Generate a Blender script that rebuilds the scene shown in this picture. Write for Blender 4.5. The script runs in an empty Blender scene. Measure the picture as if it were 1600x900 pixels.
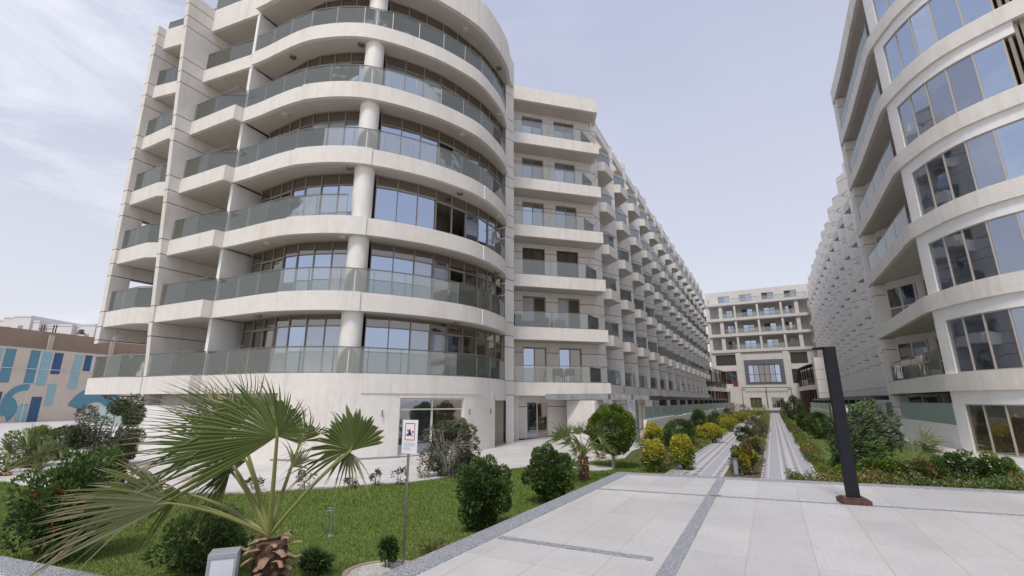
import bpy, math, random
import numpy as np
from mathutils import Vector, noise
R=math.radians
random.seed(7); rng=np.random.default_rng(7)
scene=bpy.context.scene
C=scene.collection
# ------------------------------------------------------------------ camera
CZ=2.04; F=715.0
TH=math.atan(176/F)
cam=bpy.data.cameras.new('camera'); camo=bpy.data.objects.new('camera',cam); C.objects.link(camo)
camo.location=(0,0,CZ); camo.rotation_euler=(math.pi/2+TH,0,0)
cam.sensor_width=36; cam.lens=36*F/1600; cam.clip_end=3000; cam.clip_start=.05
scene.camera=camo
scene.render.resolution_x=1024; scene.render.resolution_y=576
scene.view_settings.view_transform='Standard'; scene.view_settings.look='None'
scene.view_settings.gamma=1; scene.view_settings.exposure=0.57
# ------------------------------------------------------------------ sky and sun (thin high overcast)
SUN_EL=R(60); SUN_AZ=R(-158)      # azimuth measured clockwise from +Y
w=bpy.data.worlds.new('World'); scene.world=w; w.use_nodes=True
nt=w.node_tree; nt.nodes.clear()
def N_(t,**k):
    n=nt.nodes.new(t)
    for a,b in k.items(): setattr(n,a,b)
    return n
out=N_('ShaderNodeOutputWorld'); bg=N_('ShaderNodeBackground'); bg.inputs[1].default_value=0.122
sky=N_('ShaderNodeTexSky',sky_type='NISHITA'); sky.sun_disc=False; sky.sun_elevation=SUN_EL; sky.sun_rotation=SUN_AZ
sky.dust_density=3; sky.air_density=1.0; sky.ozone_density=1.5
tc=N_('ShaderNodeTexCoord'); mp=N_('ShaderNodeMapping'); mp.inputs['Scale'].default_value=(1,1.2,3.2); mp.inputs['Rotation'].default_value=(0,0.35,0.3)
nz=N_('ShaderNodeTexNoise'); nz.inputs['Scale'].default_value=2.2; nz.inputs['Detail'].default_value=9; nz.inputs['Roughness'].default_value=.62; nz.inputs['Distortion'].default_value=.5
cr=N_('ShaderNodeValToRGB'); cr.color_ramp.elements[0].position=.47; cr.color_ramp.elements[1].position=.80
# cloud bank is thicker on the west (left) side of the sky
sepx=N_('ShaderNodeSeparateXYZ')
west=N_('ShaderNodeMapRange'); west.inputs[1].default_value=.25; west.inputs[2].default_value=-.55; west.inputs[3].default_value=0.05; west.inputs[4].default_value=1
mulw=N_('ShaderNodeMath',operation='MULTIPLY')
high=N_('ShaderNodeMapRange'); high.inputs[1].default_value=0.0; high.inputs[2].default_value=.75; high.inputs[3].default_value=1.0; high.inputs[4].default_value=0.0
veil=N_('ShaderNodeMix',data_type='RGBA'); veil.inputs[0].default_value=.8
vcol=N_('ShaderNodeMix',data_type='RGBA'); vcol.inputs[6].default_value=(3.1,3.3,4.25,1); vcol.inputs[7].default_value=(4.9,4.85,5.1,1)
cl=N_('ShaderNodeMix',data_type='RGBA'); cl.inputs[7].default_value=(5.6,5.7,6.1,1)
L=nt.links.new
L(tc.outputs['Generated'],mp.inputs[0]); L(mp.outputs[0],nz.inputs['Vector']); L(nz.outputs['Fac'],cr.inputs[0])
L(tc.outputs['Generated'],sepx.inputs[0]); L(sepx.outputs[0],west.inputs[0]); L(sepx.outputs[2],high.inputs[0])
L(cr.outputs[0],mulw.inputs[0]); L(west.outputs[0],mulw.inputs[1])
L(high.outputs[0],vcol.inputs[0]); L(sky.outputs[0],veil.inputs[6]); L(vcol.outputs[2],veil.inputs[7])
L(veil.outputs[2],cl.inputs[6]); L(mulw.outputs[0],cl.inputs[0]); L(cl.outputs[2],bg.inputs[0]); L(bg.outputs[0],out.inputs[0])
sun=bpy.data.lights.new('sun','SUN'); sun.energy=1.8; sun.angle=R(12); sun.color=(1,.95,.88)
so=bpy.data.objects.new('sun',sun); C.objects.link(so)
sd=Vector((math.sin(SUN_AZ)*math.cos(SUN_EL),math.cos(SUN_AZ)*math.cos(SUN_EL),math.sin(SUN_EL)))
so.rotation_euler=sd.to_track_quat('Z','Y').to_euler(); so.location=(0,0,60)

# ------------------------------------------------------------------ materials
MATS={}
def mat(name,col,rough=.7,var=.0,scale=6,bump=0,bscale=60,metal=0,spec=.5,streak=0,joints=None,speck=None,aniso=(1,1,1)):
    m=bpy.data.materials.new(name); m.use_nodes=True; t=m.node_tree; b=t.nodes['Principled BSDF']
    b.inputs['Roughness'].default_value=rough; b.inputs['Metallic'].default_value=metal
    b.inputs['Specular IOR Level'].default_value=spec; b.inputs['Base Color'].default_value=(*col,1)
    tc=t.nodes.new('ShaderNodeTexCoord'); geo=t.nodes.new('ShaderNodeNewGeometry')
    cur=None
    def mixc(fac,other,a=None,mode='MIX'):
        mx=t.nodes.new('ShaderNodeMix'); mx.data_type='RGBA'; mx.blend_type=mode
        if isinstance(fac,float): mx.inputs[0].default_value=fac
        else: t.links.new(fac,mx.inputs[0])
        if a is None: mx.inputs[6].default_value=(*col,1)
        else: t.links.new(a,mx.inputs[6])
        mx.inputs[7].default_value=(*other,1)
        return mx.outputs[2]
    def rng_(sock,a,b,c=0,d=1):
        mr=t.nodes.new('ShaderNodeMapRange'); t.links.new(sock,mr.inputs[0])
        for i,v in enumerate((a,b,c,d)): mr.inputs[i+1].default_value=v
        return mr.outputs[0]
    def nse(sc,det=6,vec=None,r=.6):
        n=t.nodes.new('ShaderNodeTexNoise'); n.inputs['Scale'].default_value=sc; n.inputs['Detail'].default_value=det; n.inputs['Roughness'].default_value=r
        t.links.new(vec if vec else geo.outputs['Position'],n.inputs['Vector']); return n.outputs['Fac']
    if var>0:
        dark=tuple(c*(1-var) for c in col)
        cur=mixc(rng_(nse(scale),.35,.7),dark)
    if streak>0:
        mp=t.nodes.new('ShaderNodeMapping'); mp.inputs['Scale'].default_value=(1,1,.16); t.links.new(geo.outputs['Position'],mp.inputs[0])
        cur=mixc(rng_(nse(2.6,8,mp.outputs[0]),.52,.78,0,streak),(col[0]*.66,col[1]*.58,col[2]*.48),cur)
        cur=mixc(rng_(nse(.5,5),.5,.75,0,streak*.8),(col[0]*.86,col[1]*.74,col[2]*.66),cur)
        mp2=t.nodes.new('ShaderNodeMapping'); mp2.inputs['Scale'].default_value=(1,1,.06); t.links.new(geo.outputs['Position'],mp2.inputs[0])
        cur=mixc(rng_(nse(9,5,mp2.outputs[0]),.56,.8,0,streak*.9),(col[0]*.7,col[1]*.66,col[2]*.6),cur)
    if joints:       # horizontal shadow-gap joints repeating with the storey height
        sp=t.nodes.new('ShaderNodeSeparateXYZ'); t.links.new(geo.outputs['Position'],sp.inputs[0])
        for off in joints:
            a=t.nodes.new('ShaderNodeMath'); a.operation='SUBTRACT'; t.links.new(sp.outputs[2],a.inputs[0]); a.inputs[1].default_value=off
            md=t.nodes.new('ShaderNodeMath'); md.operation='FLOORED_MODULO'; t.links.new(a.outputs[0],md.inputs[0]); md.inputs[1].default_value=3.0
            lt=t.nodes.new('ShaderNodeMath'); lt.operation='LESS_THAN'; t.links.new(md.outputs[0],lt.inputs[0]); lt.inputs[1].default_value=.035
            cur=mixc(lt.outputs[0],(.09,.08,.07),cur)
    if speck:
        v=t.nodes.new('ShaderNodeTexVoronoi'); v.inputs['Scale'].default_value=speck[0]; t.links.new(geo.outputs['Position'],v.inputs['Vector'])
        sp2=t.nodes.new('ShaderNodeSeparateXYZ'); t.links.new(v.outputs['Color'],sp2.inputs[0])
        cur=mixc(rng_(sp2.outputs[0],.35,.45),speck[1],cur)
        cur=mixc(rng_(sp2.outputs[1],.78,.84),speck[2],cur)
    if cur is not None: t.links.new(cur,b.inputs['Base Color'])
    if bump>0:
        bp=t.nodes.new('ShaderNodeBump'); bp.inputs['Strength'].default_value=bump; bp.inputs['Distance'].default_value=.02
        mpb=t.nodes.new('ShaderNodeMapping'); mpb.inputs['Scale'].default_value=aniso; t.links.new(geo.outputs['Position'],mpb.inputs[0])
        t.links.new(nse(bscale,4,mpb.outputs[0]),bp.inputs['Height']); t.links.new(bp.outputs[0],b.inputs['Normal'])
    MATS[name]=m; return m
def glassmat(name,tint,gl,rough=.03,trans=0.0,tcol=(.6,.66,.64),dark=(.02,.022,.025),haze=(.5,.52,.5),hz=0):
    m=bpy.data.materials.new(name); m.use_nodes=True; t=m.node_tree; t.nodes.clear()
    o=t.nodes.new('ShaderNodeOutputMaterial'); g=t.nodes.new('ShaderNodeBsdfGlossy'); g.inputs[0].default_value=(*tint,1); g.inputs['Roughness'].default_value=rough
    d=t.nodes.new('ShaderNodeBsdfDiffuse'); d.inputs[0].default_value=(*dark,1)
    tr=t.nodes.new('ShaderNodeBsdfTransparent'); tr.inputs[0].default_value=(*tcol,1)
    m1=t.nodes.new('ShaderNodeMixShader'); m1.inputs[0].default_value=trans; t.links.new(d.outputs[0],m1.inputs[1]); t.links.new(tr.outputs[0],m1.inputs[2])
    m2=t.nodes.new('ShaderNodeMixShader'); fr=t.nodes.new('ShaderNodeFresnel'); fr.inputs[0].default_value=1.5
    mr=t.nodes.new('ShaderNodeMapRange'); mr.inputs[1].default_value=.04; mr.inputs[2].default_value=1; mr.inputs[3].default_value=gl; mr.inputs[4].default_value=1
    t.links.new(fr.outputs[0],mr.inputs[0]); t.links.new(mr.outputs[0],m2.inputs[0]); t.links.new(m1.outputs[0],m2.inputs[1]); t.links.new(g.outputs[0],m2.inputs[2])
    # slight waviness of the panes
    nz=t.nodes.new('ShaderNodeTexNoise'); nz.inputs['Scale'].default_value=.9; geo=t.nodes.new('ShaderNodeNewGeometry'); t.links.new(geo.outputs['Position'],nz.inputs['Vector'])
    bp=t.nodes.new('ShaderNodeBump'); bp.inputs['Strength'].default_value=.12; bp.inputs['Distance'].default_value=.06
    t.links.new(nz.outputs['Fac'],bp.inputs['Height']); t.links.new(bp.outputs[0],g.inputs['Normal'])
    last=m2.outputs[0]
    if hz>0:
        m3=t.nodes.new('ShaderNodeMixShader'); m3.inputs[0].default_value=hz; d2=t.nodes.new('ShaderNodeBsdfDiffuse'); d2.inputs[0].default_value=(*haze,1)
        t.links.new(last,m3.inputs[1]); t.links.new(d2.outputs[0],m3.inputs[2]); last=m3.outputs[0]
    t.links.new(last,o.inputs[0]); MATS[name]=m; return m
def leafmat(name,cols,rough=.5,trans=.25):
    m=bpy.data.materials.new(name); m.use_nodes=True; t=m.node_tree; b=t.nodes['Principled BSDF']
    b.inputs['Roughness'].default_value=rough; b.inputs['Specular IOR Level'].default_value=.35
    g=t.nodes.new('ShaderNodeNewGeometry'); r=t.nodes.new('ShaderNodeValToRGB'); e=r.color_ramp.elements
    e[0].color=(*cols[0],1); e[1].color=(*cols[-1],1)
    for i,c in enumerate(cols[1:-1]):
        k=e.new((i+1)/(len(cols)-1)); k.color=(*c,1)
    t.links.new(g.outputs['Random Per Island'],r.inputs[0]); t.links.new(r.outputs[0],b.inputs['Base Color'])
    tl=t.nodes.new('ShaderNodeBsdfTranslucent'); t.links.new(r.outputs[0],tl.inputs[0])
    mx=t.nodes.new('ShaderNodeMixShader'); mx.inputs[0].default_value=trans; o=t.nodes['Material Output']
    t.links.new(b.outputs[0],mx.inputs[1]); t.links.new(tl.outputs[0],mx.inputs[2]); t.links.new(mx.outputs[0],o.inputs[0])
    MATS[name]=m; return m
WALL=(.73,.70,.66)
mat('band',WALL,.75,.08,3,.4,45,streak=.5)
mat('wall',(.74,.715,.685),.8,.06,2,.3,50,streak=.25)
mat('panel',(.71,.68,.645),.75,.08,2.5,.3,45,streak=.4,joints=(0.0,2.3,1.7))
mat('panel_wing',(.80,.775,.74),.75,.08,2.5,.3,45,streak=.35,joints=(0.0,1.75))
mat('white',(.80,.79,.78),.6,.05,3,.15,40,streak=.15)
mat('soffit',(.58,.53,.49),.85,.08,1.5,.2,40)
mat('column_plaster',(.76,.74,.71),.6,.06,3,.25,40,streak=.3)
mat('frame',(.27,.235,.19),.45,.1,8)
mat('far_facade',(.60,.585,.565),.8,.08,2,.2,40,streak=.3)
mat('frame_bronze',(.46,.41,.35),.4,.05,8)
mat('frame_white',(.62,.60,.56),.4,.05,8)
mat('metal',(.30,.29,.27),.35,.1,10,metal=.8)
mat('metal_dark',(.07,.065,.06),.45,.1,10,metal=.4)
mat('black_paint',(.012,.013,.018),.55,.3,9,.3,70,spec=.25)
mat('rust',(.10,.045,.03),.6,.5,14,.5,60)
mat('granite',(.25,.26,.28),.55,.0,2,.15,150,speck=(170,(.13,.135,.15),(.55,.56,.58)))
mat('granite_dark',(.13,.135,.15),.5,.3,9,.1,100,speck=(60,(.09,.09,.10),(.24,.25,.27)))
mat('marble_grey',(.30,.305,.32),.4,.4,4,.1,30)
mat('marble_black',(.035,.035,.04),.35,.3,4)
mat('sand',(.50,.44,.36),.9,.2,.3,.3,20)
mat('soil',(.14,.10,.07),.95,.4,8,.8,60)
mat('grass_base',(.14,.19,.045),.95,.45,3,.8,120)
mat('far_white',(.62,.61,.62),.9,.05,.4)
mat('brown_wall',(.38,.29,.22),.9,.12,.6,.2,10,streak=.2)
mat('mural_cream',(.62,.54,.46),.9,.08,1.2,streak=.25)
mat('mural_mid',(.12,.28,.37),.85,.12,1.5,streak=.2)
mat('mural_light',(.30,.48,.53),.85,.1,1.5,streak=.2)
mat('mural_navy',(.05,.11,.22),.85,.1,1.5)
mat('mural_white',(.6,.62,.62),.85,.05,1.5)
mat('bark',(.16,.12,.09),.9,.4,20,.9,50)
mat('bark_pale',(.38,.34,.30),.9,.3,20,.7,50)
mat('palm_fibre',(.15,.085,.05),.95,.5,30,1,90,aniso=(1,1,.2))
mat('palm_boot',(.36,.22,.14),.8,.45,16,.5,60)
mat('lamp_grey',(.36,.37,.40),.4,.06,8,metal=.3)
mat('lamp_panel',(.62,.63,.68),.3,.04,4)
mat('concrete',(.50,.48,.45),.85,.15,8,.3,60,streak=.2)
mat('teal',(.15,.25,.25),.5,.1,9)
mat('brown_plastic',(.07,.028,.022),.5,.2,9)
mat('dark_fabric',(.03,.035,.045),.85,.2,9)
mat('grey_fabric',(.30,.30,.31),.9,.3,9)
mat('sign_white',(.78,.78,.79),.4,.03,9)
mat('sign_red',(.50,.045,.05),.5)
mat('sign_ink',(.03,.05,.10),.5)
mat('sign_text',(.35,.38,.50),.6)
mat('sign_tan',(.52,.44,.38),.7,.1,20)
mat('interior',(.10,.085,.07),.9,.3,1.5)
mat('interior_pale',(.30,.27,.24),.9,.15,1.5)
mat('curtain',(.45,.47,.50),.9,.2,5,.5,30,aniso=(1,1,.05))
mat('magenta',(.30,.01,.06),.7,.3,9)
glassmat('pane',(.70,.78,.92),.42,dark=(.035,.037,.04))
glassmat('pane_blue',(.66,.77,.95),.62,dark=(.03,.035,.045))
glassmat('pane_brown',(.78,.74,.68),.30,dark=(.045,.036,.026))
glassmat('pane_clear',(.8,.85,.9),.25,trans=.6,tcol=(.55,.58,.58),dark=(.03,.03,.03))
glassmat('rail_glass',(.86,.88,.86),.11,trans=1,tcol=(.91,.92,.895),hz=.085,haze=(.56,.60,.53))
glassmat('rail_glass_clear',(.85,.88,.87),.10,trans=1,tcol=(.90,.91,.89),hz=.05,haze=(.60,.63,.58))
glassmat('rail_glass_grey',(.80,.85,.88),.26,trans=1,tcol=(.80,.83,.81),hz=.16,haze=(.52,.55,.53))
glassmat('frosted',(.8,.9,.9),.12,rough=.25,trans=.25,tcol=(.6,.7,.68),dark=(.32,.42,.40),hz=.35,haze=(.38,.47,.45))
glassmat('pane_curtain',(.70,.78,.92),.34,dark=(.36,.38,.41))
leafmat('leaf_green',[(0.055, 0.105, 0.022), (0.085, 0.15, 0.035), (0.12, 0.19, 0.045), (0.15, 0.22, 0.06)])
leafmat('leaf_dark',[(0.035, 0.06, 0.022), (0.055, 0.095, 0.032), (0.08, 0.13, 0.045)])
leafmat('leaf_grey',[(0.085, 0.098, 0.06), (0.12, 0.13, 0.085), (0.16, 0.16, 0.11), (0.19, 0.175, 0.13)])
leafmat('leaf_dry',[(0.16, 0.125, 0.09), (0.22, 0.18, 0.13), (0.14, 0.14, 0.085), (0.25, 0.21, 0.16)])
leafmat('leaf_yellow',[(.52,.46,.05),(.62,.52,.06),(.36,.40,.05),(.58,.44,.06)])
leafmat('leaf_lime',[(0.17, 0.25, 0.03), (0.24, 0.32, 0.045), (0.13, 0.21, 0.03)])
leafmat('leaf_orange',[(.15,.12,.05),(.24,.15,.06),(.13,.13,.05),(.27,.18,.07)])
leafmat('flower_red',[(.42,.03,.015),(.5,.06,.02)])
leafmat('flower_white',[(.7,.7,.68),(.6,.6,.55)])
leafmat('flower_yellow',[(.65,.36,.02),(.6,.25,.02)])
leafmat('palm_leaf',[(.075,.11,.03),(.105,.145,.04),(.15,.18,.055),(.08,.12,.034)],.38,.30)
leafmat('palm_pale',[(.17,.20,.085),(.12,.155,.06),(.30,.29,.17),(.10,.135,.05)],.45,.25)
leafmat('palm_tip',[(.42,.35,.21),(.30,.25,.14),(.22,.23,.10)],.7,.2)
leafmat('petiole',[(.15,.16,.045),(.17,.18,.05)],.5,0.0)
leafmat('grass',[(.13,.20,.035),(.18,.255,.05),(.24,.31,.07),(.11,.175,.03)],.6,.3)

# tiled terrace and patterned paving (object space: local x runs along the courtyard)
def tilemat(name,col,joint,sx,sy,jw,rough=.45,blotch=.1):
    m=mat(name,col,rough,blotch+.08,.7,.12,60,streak=0); t=m.node_tree; b=t.nodes['Principled BSDF']
    src=b.inputs['Base Color'].links[0].from_socket
    tc=t.nodes.new('ShaderNodeTexCoord'); br=t.nodes.new('ShaderNodeTexBrick'); br.offset=0; br.inputs['Scale'].default_value=1
    br.inputs['Brick Width'].default_value=sx; br.inputs['Row Height'].default_value=sy; br.inputs['Mortar Size'].default_value=jw; br.inputs['Mortar Smooth'].default_value=.3
    br.inputs['Color1'].default_value=(.88,.88,.89,1); br.inputs['Color2'].default_value=(1,1,1,1); br.inputs['Mortar'].default_value=(*joint,1)
    br.inputs['Bias'].default_value=.1
    t.links.new(tc.outputs['Object'],br.inputs[0])
    mx=t.nodes.new('ShaderNodeMix'); mx.data_type='RGBA'; mx.blend_type='MULTIPLY'; mx.inputs[0].default_value=1
    t.links.new(src,mx.inputs[6]); t.links.new(br.outputs[0],mx.inputs[7])
    # brushed linear stone figure
    mp=t.nodes.new('ShaderNodeMapping'); mp.inputs['Scale'].default_value=(1.5,16,1); t.links.new(tc.outputs['Object'],mp.inputs[0])
    n=t.nodes.new('ShaderNodeTexNoise'); n.inputs['Scale'].default_value=2; n.inputs['Detail'].default_value=8; t.links.new(mp.outputs[0],n.inputs['Vector'])
    mr=t.nodes.new('ShaderNodeMapRange'); mr.inputs[1].default_value=.4; mr.inputs[2].default_value=.75; mr.inputs[3].default_value=0; mr.inputs[4].default_value=.3; t.links.new(n.outputs['Fac'],mr.inputs[0])
    m2=t.nodes.new('ShaderNodeMix'); m2.data_type='RGBA'; t.links.new(mr.outputs[0],m2.inputs[0]); t.links.new(mx.outputs[2],m2.inputs[6]); m2.inputs[7].default_value=(col[0]*.62,col[1]*.60,col[2]*.60,1)
    t.links.new(m2.outputs[2],b.inputs['Base Color']); return m
tilemat('tile_terrace',(.53,.515,.505),(.78,.73,.69),1.25,.62,.007)
tilemat('tile_patio',(.62,.60,.585),(.75,.7,.68),.6,.6,.012)
def pavemat():
    m=bpy.data.materials.new('paving_pattern'); m.use_nodes=True; t=m.node_tree; b=t.nodes['Principled BSDF']; b.inputs['Roughness'].default_value=.8
    tc=t.nodes.new('ShaderNodeTexCoord'); sp=t.nodes.new('ShaderNodeSeparateXYZ'); t.links.new(tc.outputs['Object'],sp.inputs[0])
    def M(op,a,b=None,c=None):
        n=t.nodes.new('ShaderNodeMath'); n.operation=op
        for i,v in enumerate((a,b,c)):
            if v is None: continue
            if isinstance(v,(int,float)): n.inputs[i].default_value=v
            else: t.links.new(v,n.inputs[i])
        return n.outputs[0]
    # chain of dark lozenges in rows across the path
    u=M('FLOORED_MODULO',sp.outputs[1],.28); v=M('FLOORED_MODULO',sp.outputs[0],.34)
    du=M('ABSOLUTE',M('SUBTRACT',u,.14)); dv=M('ABSOLUTE',M('SUBTRACT',v,.17))
    loz=M('LESS_THAN',M('ADD',M('DIVIDE',du,.115),M('DIVIDE',dv,.12)),1.0)
    row=M('LESS_THAN',M('FLOORED_MODULO',sp.outputs[1],.84),.56)
    pat=M('MULTIPLY',loz,row)
    jt=M('MAXIMUM',M('LESS_THAN',v,.012),M('LESS_THAN',u,.012))
    n=t.nodes.new('ShaderNodeTexNoise'); n.inputs['Scale'].default_value=3; n.inputs['Detail'].default_value=6; t.links.new(tc.outputs['Object'],n.inputs['Vector'])
    base=t.nodes.new('ShaderNodeMix'); base.data_type='RGBA'; t.links.new(n.outputs['Fac'],base.inputs[0]); base.inputs[6].default_value=(.40,.39,.41,1); base.inputs[7].default_value=(.56,.54,.53,1)
    st=t.nodes.new('ShaderNodeMix'); st.data_type='RGBA'; t.links.new(row,st.inputs[0]); st.inputs[6].default_value=(.33,.33,.37,1); t.links.new(base.outputs[2],st.inputs[7])
    a=t.nodes.new('ShaderNodeMix'); a.data_type='RGBA'; t.links.new(pat,a.inputs[0]); t.links.new(st.outputs[2],a.inputs[6]); a.inputs[7].default_value=(.12,.12,.15,1)
    a2=t.nodes.new('ShaderNodeMix'); a2.data_type='RGBA'; t.links.new(jt,a2.inputs[0]); t.links.new(a.outputs[2],a2.inputs[6]); a2.inputs[7].default_value=(.27,.25,.24,1)
    t.links.new(a2.outputs[2],b.inputs['Base Color']); MATS['paving_pattern']=m
pavemat()

# ------------------------------------------------------------------ geometry helpers
def ray(x,y):
    v=450-y; return (x-800,F*math.cos(TH)-v*math.sin(TH),F*math.sin(TH)+v*math.cos(TH))
def at(x,y,z=0.0):          # a spot measured on the photograph, on the level z
    r=ray(x,y); t=(z-CZ)/r[2]; return Vector((r[0]*t,r[1]*t,z))
def atY(x,y,Y):
    r=ray(x,y); t=Y/r[1]; return Vector((r[0]*t,Y,CZ+r[2]*t))
D=Vector((.4833,.8755)); Nn=Vector((.8755,-.4833)); O=Vector((5.6,26.4))
ANG=math.atan2(D.y,D.x)
def W(s,n): return (O.x+D.x*s+Nn.x*n, O.y+D.y*s+Nn.y*n)   # courtyard frame -> world
class MB:
    def __init__(s): s.v=[]; s.f=[]; s.m=[]
    def add(s,vs,fs,m=0):
        k=len(s.v); s.v+= [tuple(p) for p in vs]; s.f+=[tuple(i+k for i in f) for f in fs]; s.m+=[m]*len(fs); return s
    def prism(s,poly,z0,z1,m=0):
        n=len(poly); a=sum(poly[i][0]*poly[(i+1)%n][1]-poly[(i+1)%n][0]*poly[i][1] for i in range(n))
        if a<0: poly=poly[::-1]
        vs=[(p[0],p[1],z0) for p in poly]+[(p[0],p[1],z1) for p in poly]
        fs=[tuple(range(n-1,-1,-1)),tuple(range(n,2*n))]+[(i,(i+1)%n,n+(i+1)%n,n+i) for i in range(n)]
        return s.add(vs,fs,m)
    def box(s,x0,x1,y0,y1,z0,z1,m=0):
        return s.prism([(min(x0,x1),min(y0,y1)),(max(x0,x1),min(y0,y1)),(max(x0,x1),max(y0,y1)),(min(x0,x1),max(y0,y1))],min(z0,z1),max(z0,z1),m)
    def wallseg(s,a,b,t,z0,z1,m=0):      # wall from a to b, thickness t to the left of a->b
        a=Vector(a[:2]); b=Vector(b[:2]); d=(b-a).normalized(); n=Vector((-d.y,d.x))*t
        return s.prism([a,b,b+n,a+n],z0,z1,m)
    def strip(s,A,B,z0,z1,m=0):          # solid between two plan polylines with equal counts
        n=len(A); vs=[(p[0],p[1],z) for z in (z0,z1) for P in (A,B) for p in P]
        fs=[]
        for i in range(n-1):
            a,b,c,d=i,i+1,n+i+1,n+i
            fs.append((a,d,c,b)); fs.append((2*n+a,2*n+b,2*n+c,2*n+d))
            fs.append((a,b,2*n+b,2*n+a)); fs.append((d,2*n+d,2*n+c,c))
        fs.append((0,2*n,3*n,n)); fs.append((n-1,2*n-1,4*n-1,3*n-1))
        return s.add(vs,fs,m)
    def tube(s,pts,r,k=6,m=0,cap=True):
        pts=[Vector(p) for p in pts]; n=len(pts); rs=r if isinstance(r,(list,tuple)) else [r]*n
        vs=[];fs=[]
        for i,p in enumerate(pts):
            d=(pts[min(i+1,n-1)]-pts[max(i-1,0)]).normalized()
            u=d.orthogonal().normalized() if i==0 else (u-d*u.dot(d)).normalized()
            v=d.cross(u)
            for j in range(k):
                a=2*math.pi*j/k; vs.append(p+(u*math.cos(a)+v*math.sin(a))*rs[i])
        for i in range(n-1):
            for j in range(k): fs.append((i*k+j,i*k+(j+1)%k,(i+1)*k+(j+1)%k,(i+1)*k+j))
        if cap: fs.append(tuple(range(k-1,-1,-1))); fs.append(tuple(range((n-1)*k,n*k)))
        return s.add(vs,fs,m)
    def cyl(s,x,y,z0,z1,r,k=24,r2=None,m=0):
        r2=r if r2 is None else r2
        vs=[(x+math.cos(2*math.pi*j/k)*q,y+math.sin(2*math.pi*j/k)*q,z) for z,q in ((z0,r),(z1,r2)) for j in range(k)]
        fs=[(j,(j+1)%k,k+(j+1)%k,k+j) for j in range(k)]+[tuple(range(k-1,-1,-1)),tuple(range(k,2*k))]
        return s.add(vs,fs,m)
def new(name,mesh,parent=None):
    o=bpy.data.objects.new(name,mesh); C.objects.link(o)
    if parent is not None: o.parent=parent
    return o
def wpos(o):
    p=Vector((0,0,0))
    while o is not None: p=p+Vector(o.location); o=o.parent
    return p
def build(name,mb,mats,parent=None,smooth=False,org=None):
    # vertices given in world space; shifted so that the mesh hangs on its parent's origin
    if isinstance(mats,str): mats=[mats]
    off=wpos(parent) if parent is not None else Vector(org or (0,0,0))
    me=bpy.data.meshes.new(name)
    me.from_pydata([(v[0]-off.x,v[1]-off.y,v[2]-off.z) for v in mb.v],[],mb.f)
    for mm in mats: me.materials.append(MATS[mm])
    if len(mats)>1: me.polygons.foreach_set('material_index',mb.m)
    if smooth: me.polygons.foreach_set('use_smooth',[True]*len(me.polygons))
    me.update()
    o=new(name,me,parent)
    if parent is None and org is not None: o.location=org
    return o
def tag(o,label=None,cat=None,group=None,kind=None):
    if label: o['label']=label
    if cat: o['category']=cat
    if group: o['group']=group
    if kind: o['kind']=kind
    return o
def thing(name,loc,label,cat,group=None,rz=0):
    o=bpy.data.objects.new(name,None); C.objects.link(o); o.location=loc; o.rotation_euler=(0,0,rz); o.empty_display_size=.3
    return tag(o,label,cat,group)
def struct(name,mb,m,org=None,smooth=False): return tag(build(name,mb,m,org=org,smooth=smooth),kind='structure')
def kids(o): return [c for c in bpy.data.objects if c.parent==o]
def copy_tree(o,parent=None,ch=None):
    c=o.copy(); C.objects.link(c)
    if parent is not None: c.parent=parent
    for k in kids(o): copy_tree(k,c)
    return c
def catmull(P,n=8):
    P=[Vector(p) for p in P]; Q=[P[0]*2-P[1]]+P+[P[-1]*2-P[-2]]; out=[]
    for i in range(1,len(Q)-2):
        for j in range(n):
            t=j/n; a,b,c,d=Q[i-1:i+3]
            out.append(.5*((2*b)+(c-a)*t+(2*a-5*b+4*c-d)*t*t+(3*b-a-3*c+d)*t**3))
    out.append(P[-1]); return out
def offs(P,d):       # offset plan polyline to the left by d
    out=[]
    for i,p in enumerate(P):
        t=(P[min(i+1,len(P)-1)]-P[max(i-1,0)]).normalized(); out.append(p+Vector((-t.y,t.x))*d)
    return out
def resample(P,step=None,n=None):
    L_=[0]
    for i in range(1,len(P)): L_.append(L_[-1]+(P[i]-P[i-1]).length)
    if n is None: n=max(1,round(L_[-1]/step))
    out=[];j=0
    for k in range(n+1):
        d=L_[-1]*k/n
        while j<len(P)-2 and L_[j+1]<d: j+=1
        q=(d-L_[j])/max(1e-9,L_[j+1]-L_[j]); out.append(P[j].lerp(P[j+1],min(1,max(0,q))))
    return out
def cut(P,x0,x1): return [p for p in P if x0-1e-6<=p.x<=x1+1e-6]
def bevel(o,wd=.015,seg=2):
    m=o.modifiers.new('edge','BEVEL'); m.width=wd; m.segments=seg; m.limit_method='ANGLE'; return o
def rail_parts(parent,P,z0,h,closed_ends=True,panel=1.2,glass='rail_glass',topr=.022,post=True):
    # glass balustrade along a plan polyline: handrail with clamps and separate panes
    h3=[(p.x,p.y,z0+h) for p in P]
    mb=MB(); mb.tube(h3,topr,6)
    pts=resample(P,step=panel)
    mb.tube([(p.x,p.y,z0+.03) for p in P],.016,4)
    if post:
        for p in pts: mb.tube([(p.x,p.y,z0+.0),(p.x,p.y,z0+h)],.014,4)
    hr=build('handrail',mb,'metal',parent)
    g=MB(); n_=len(pts)-1
    for i in range(n_):
        seg=[pts[i].lerp(pts[i+1],.015),pts[i].lerp(pts[i+1],.985)]
        d=(seg[1]-seg[0]).normalized(); nn=Vector((-d.y,d.x))*.006
        g.prism([seg[0]-nn,seg[1]-nn,seg[1]+nn,seg[0]+nn],z0+.05,z0+h-.03)
    build('glass_panel',g,glass,parent)
    return hr
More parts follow.
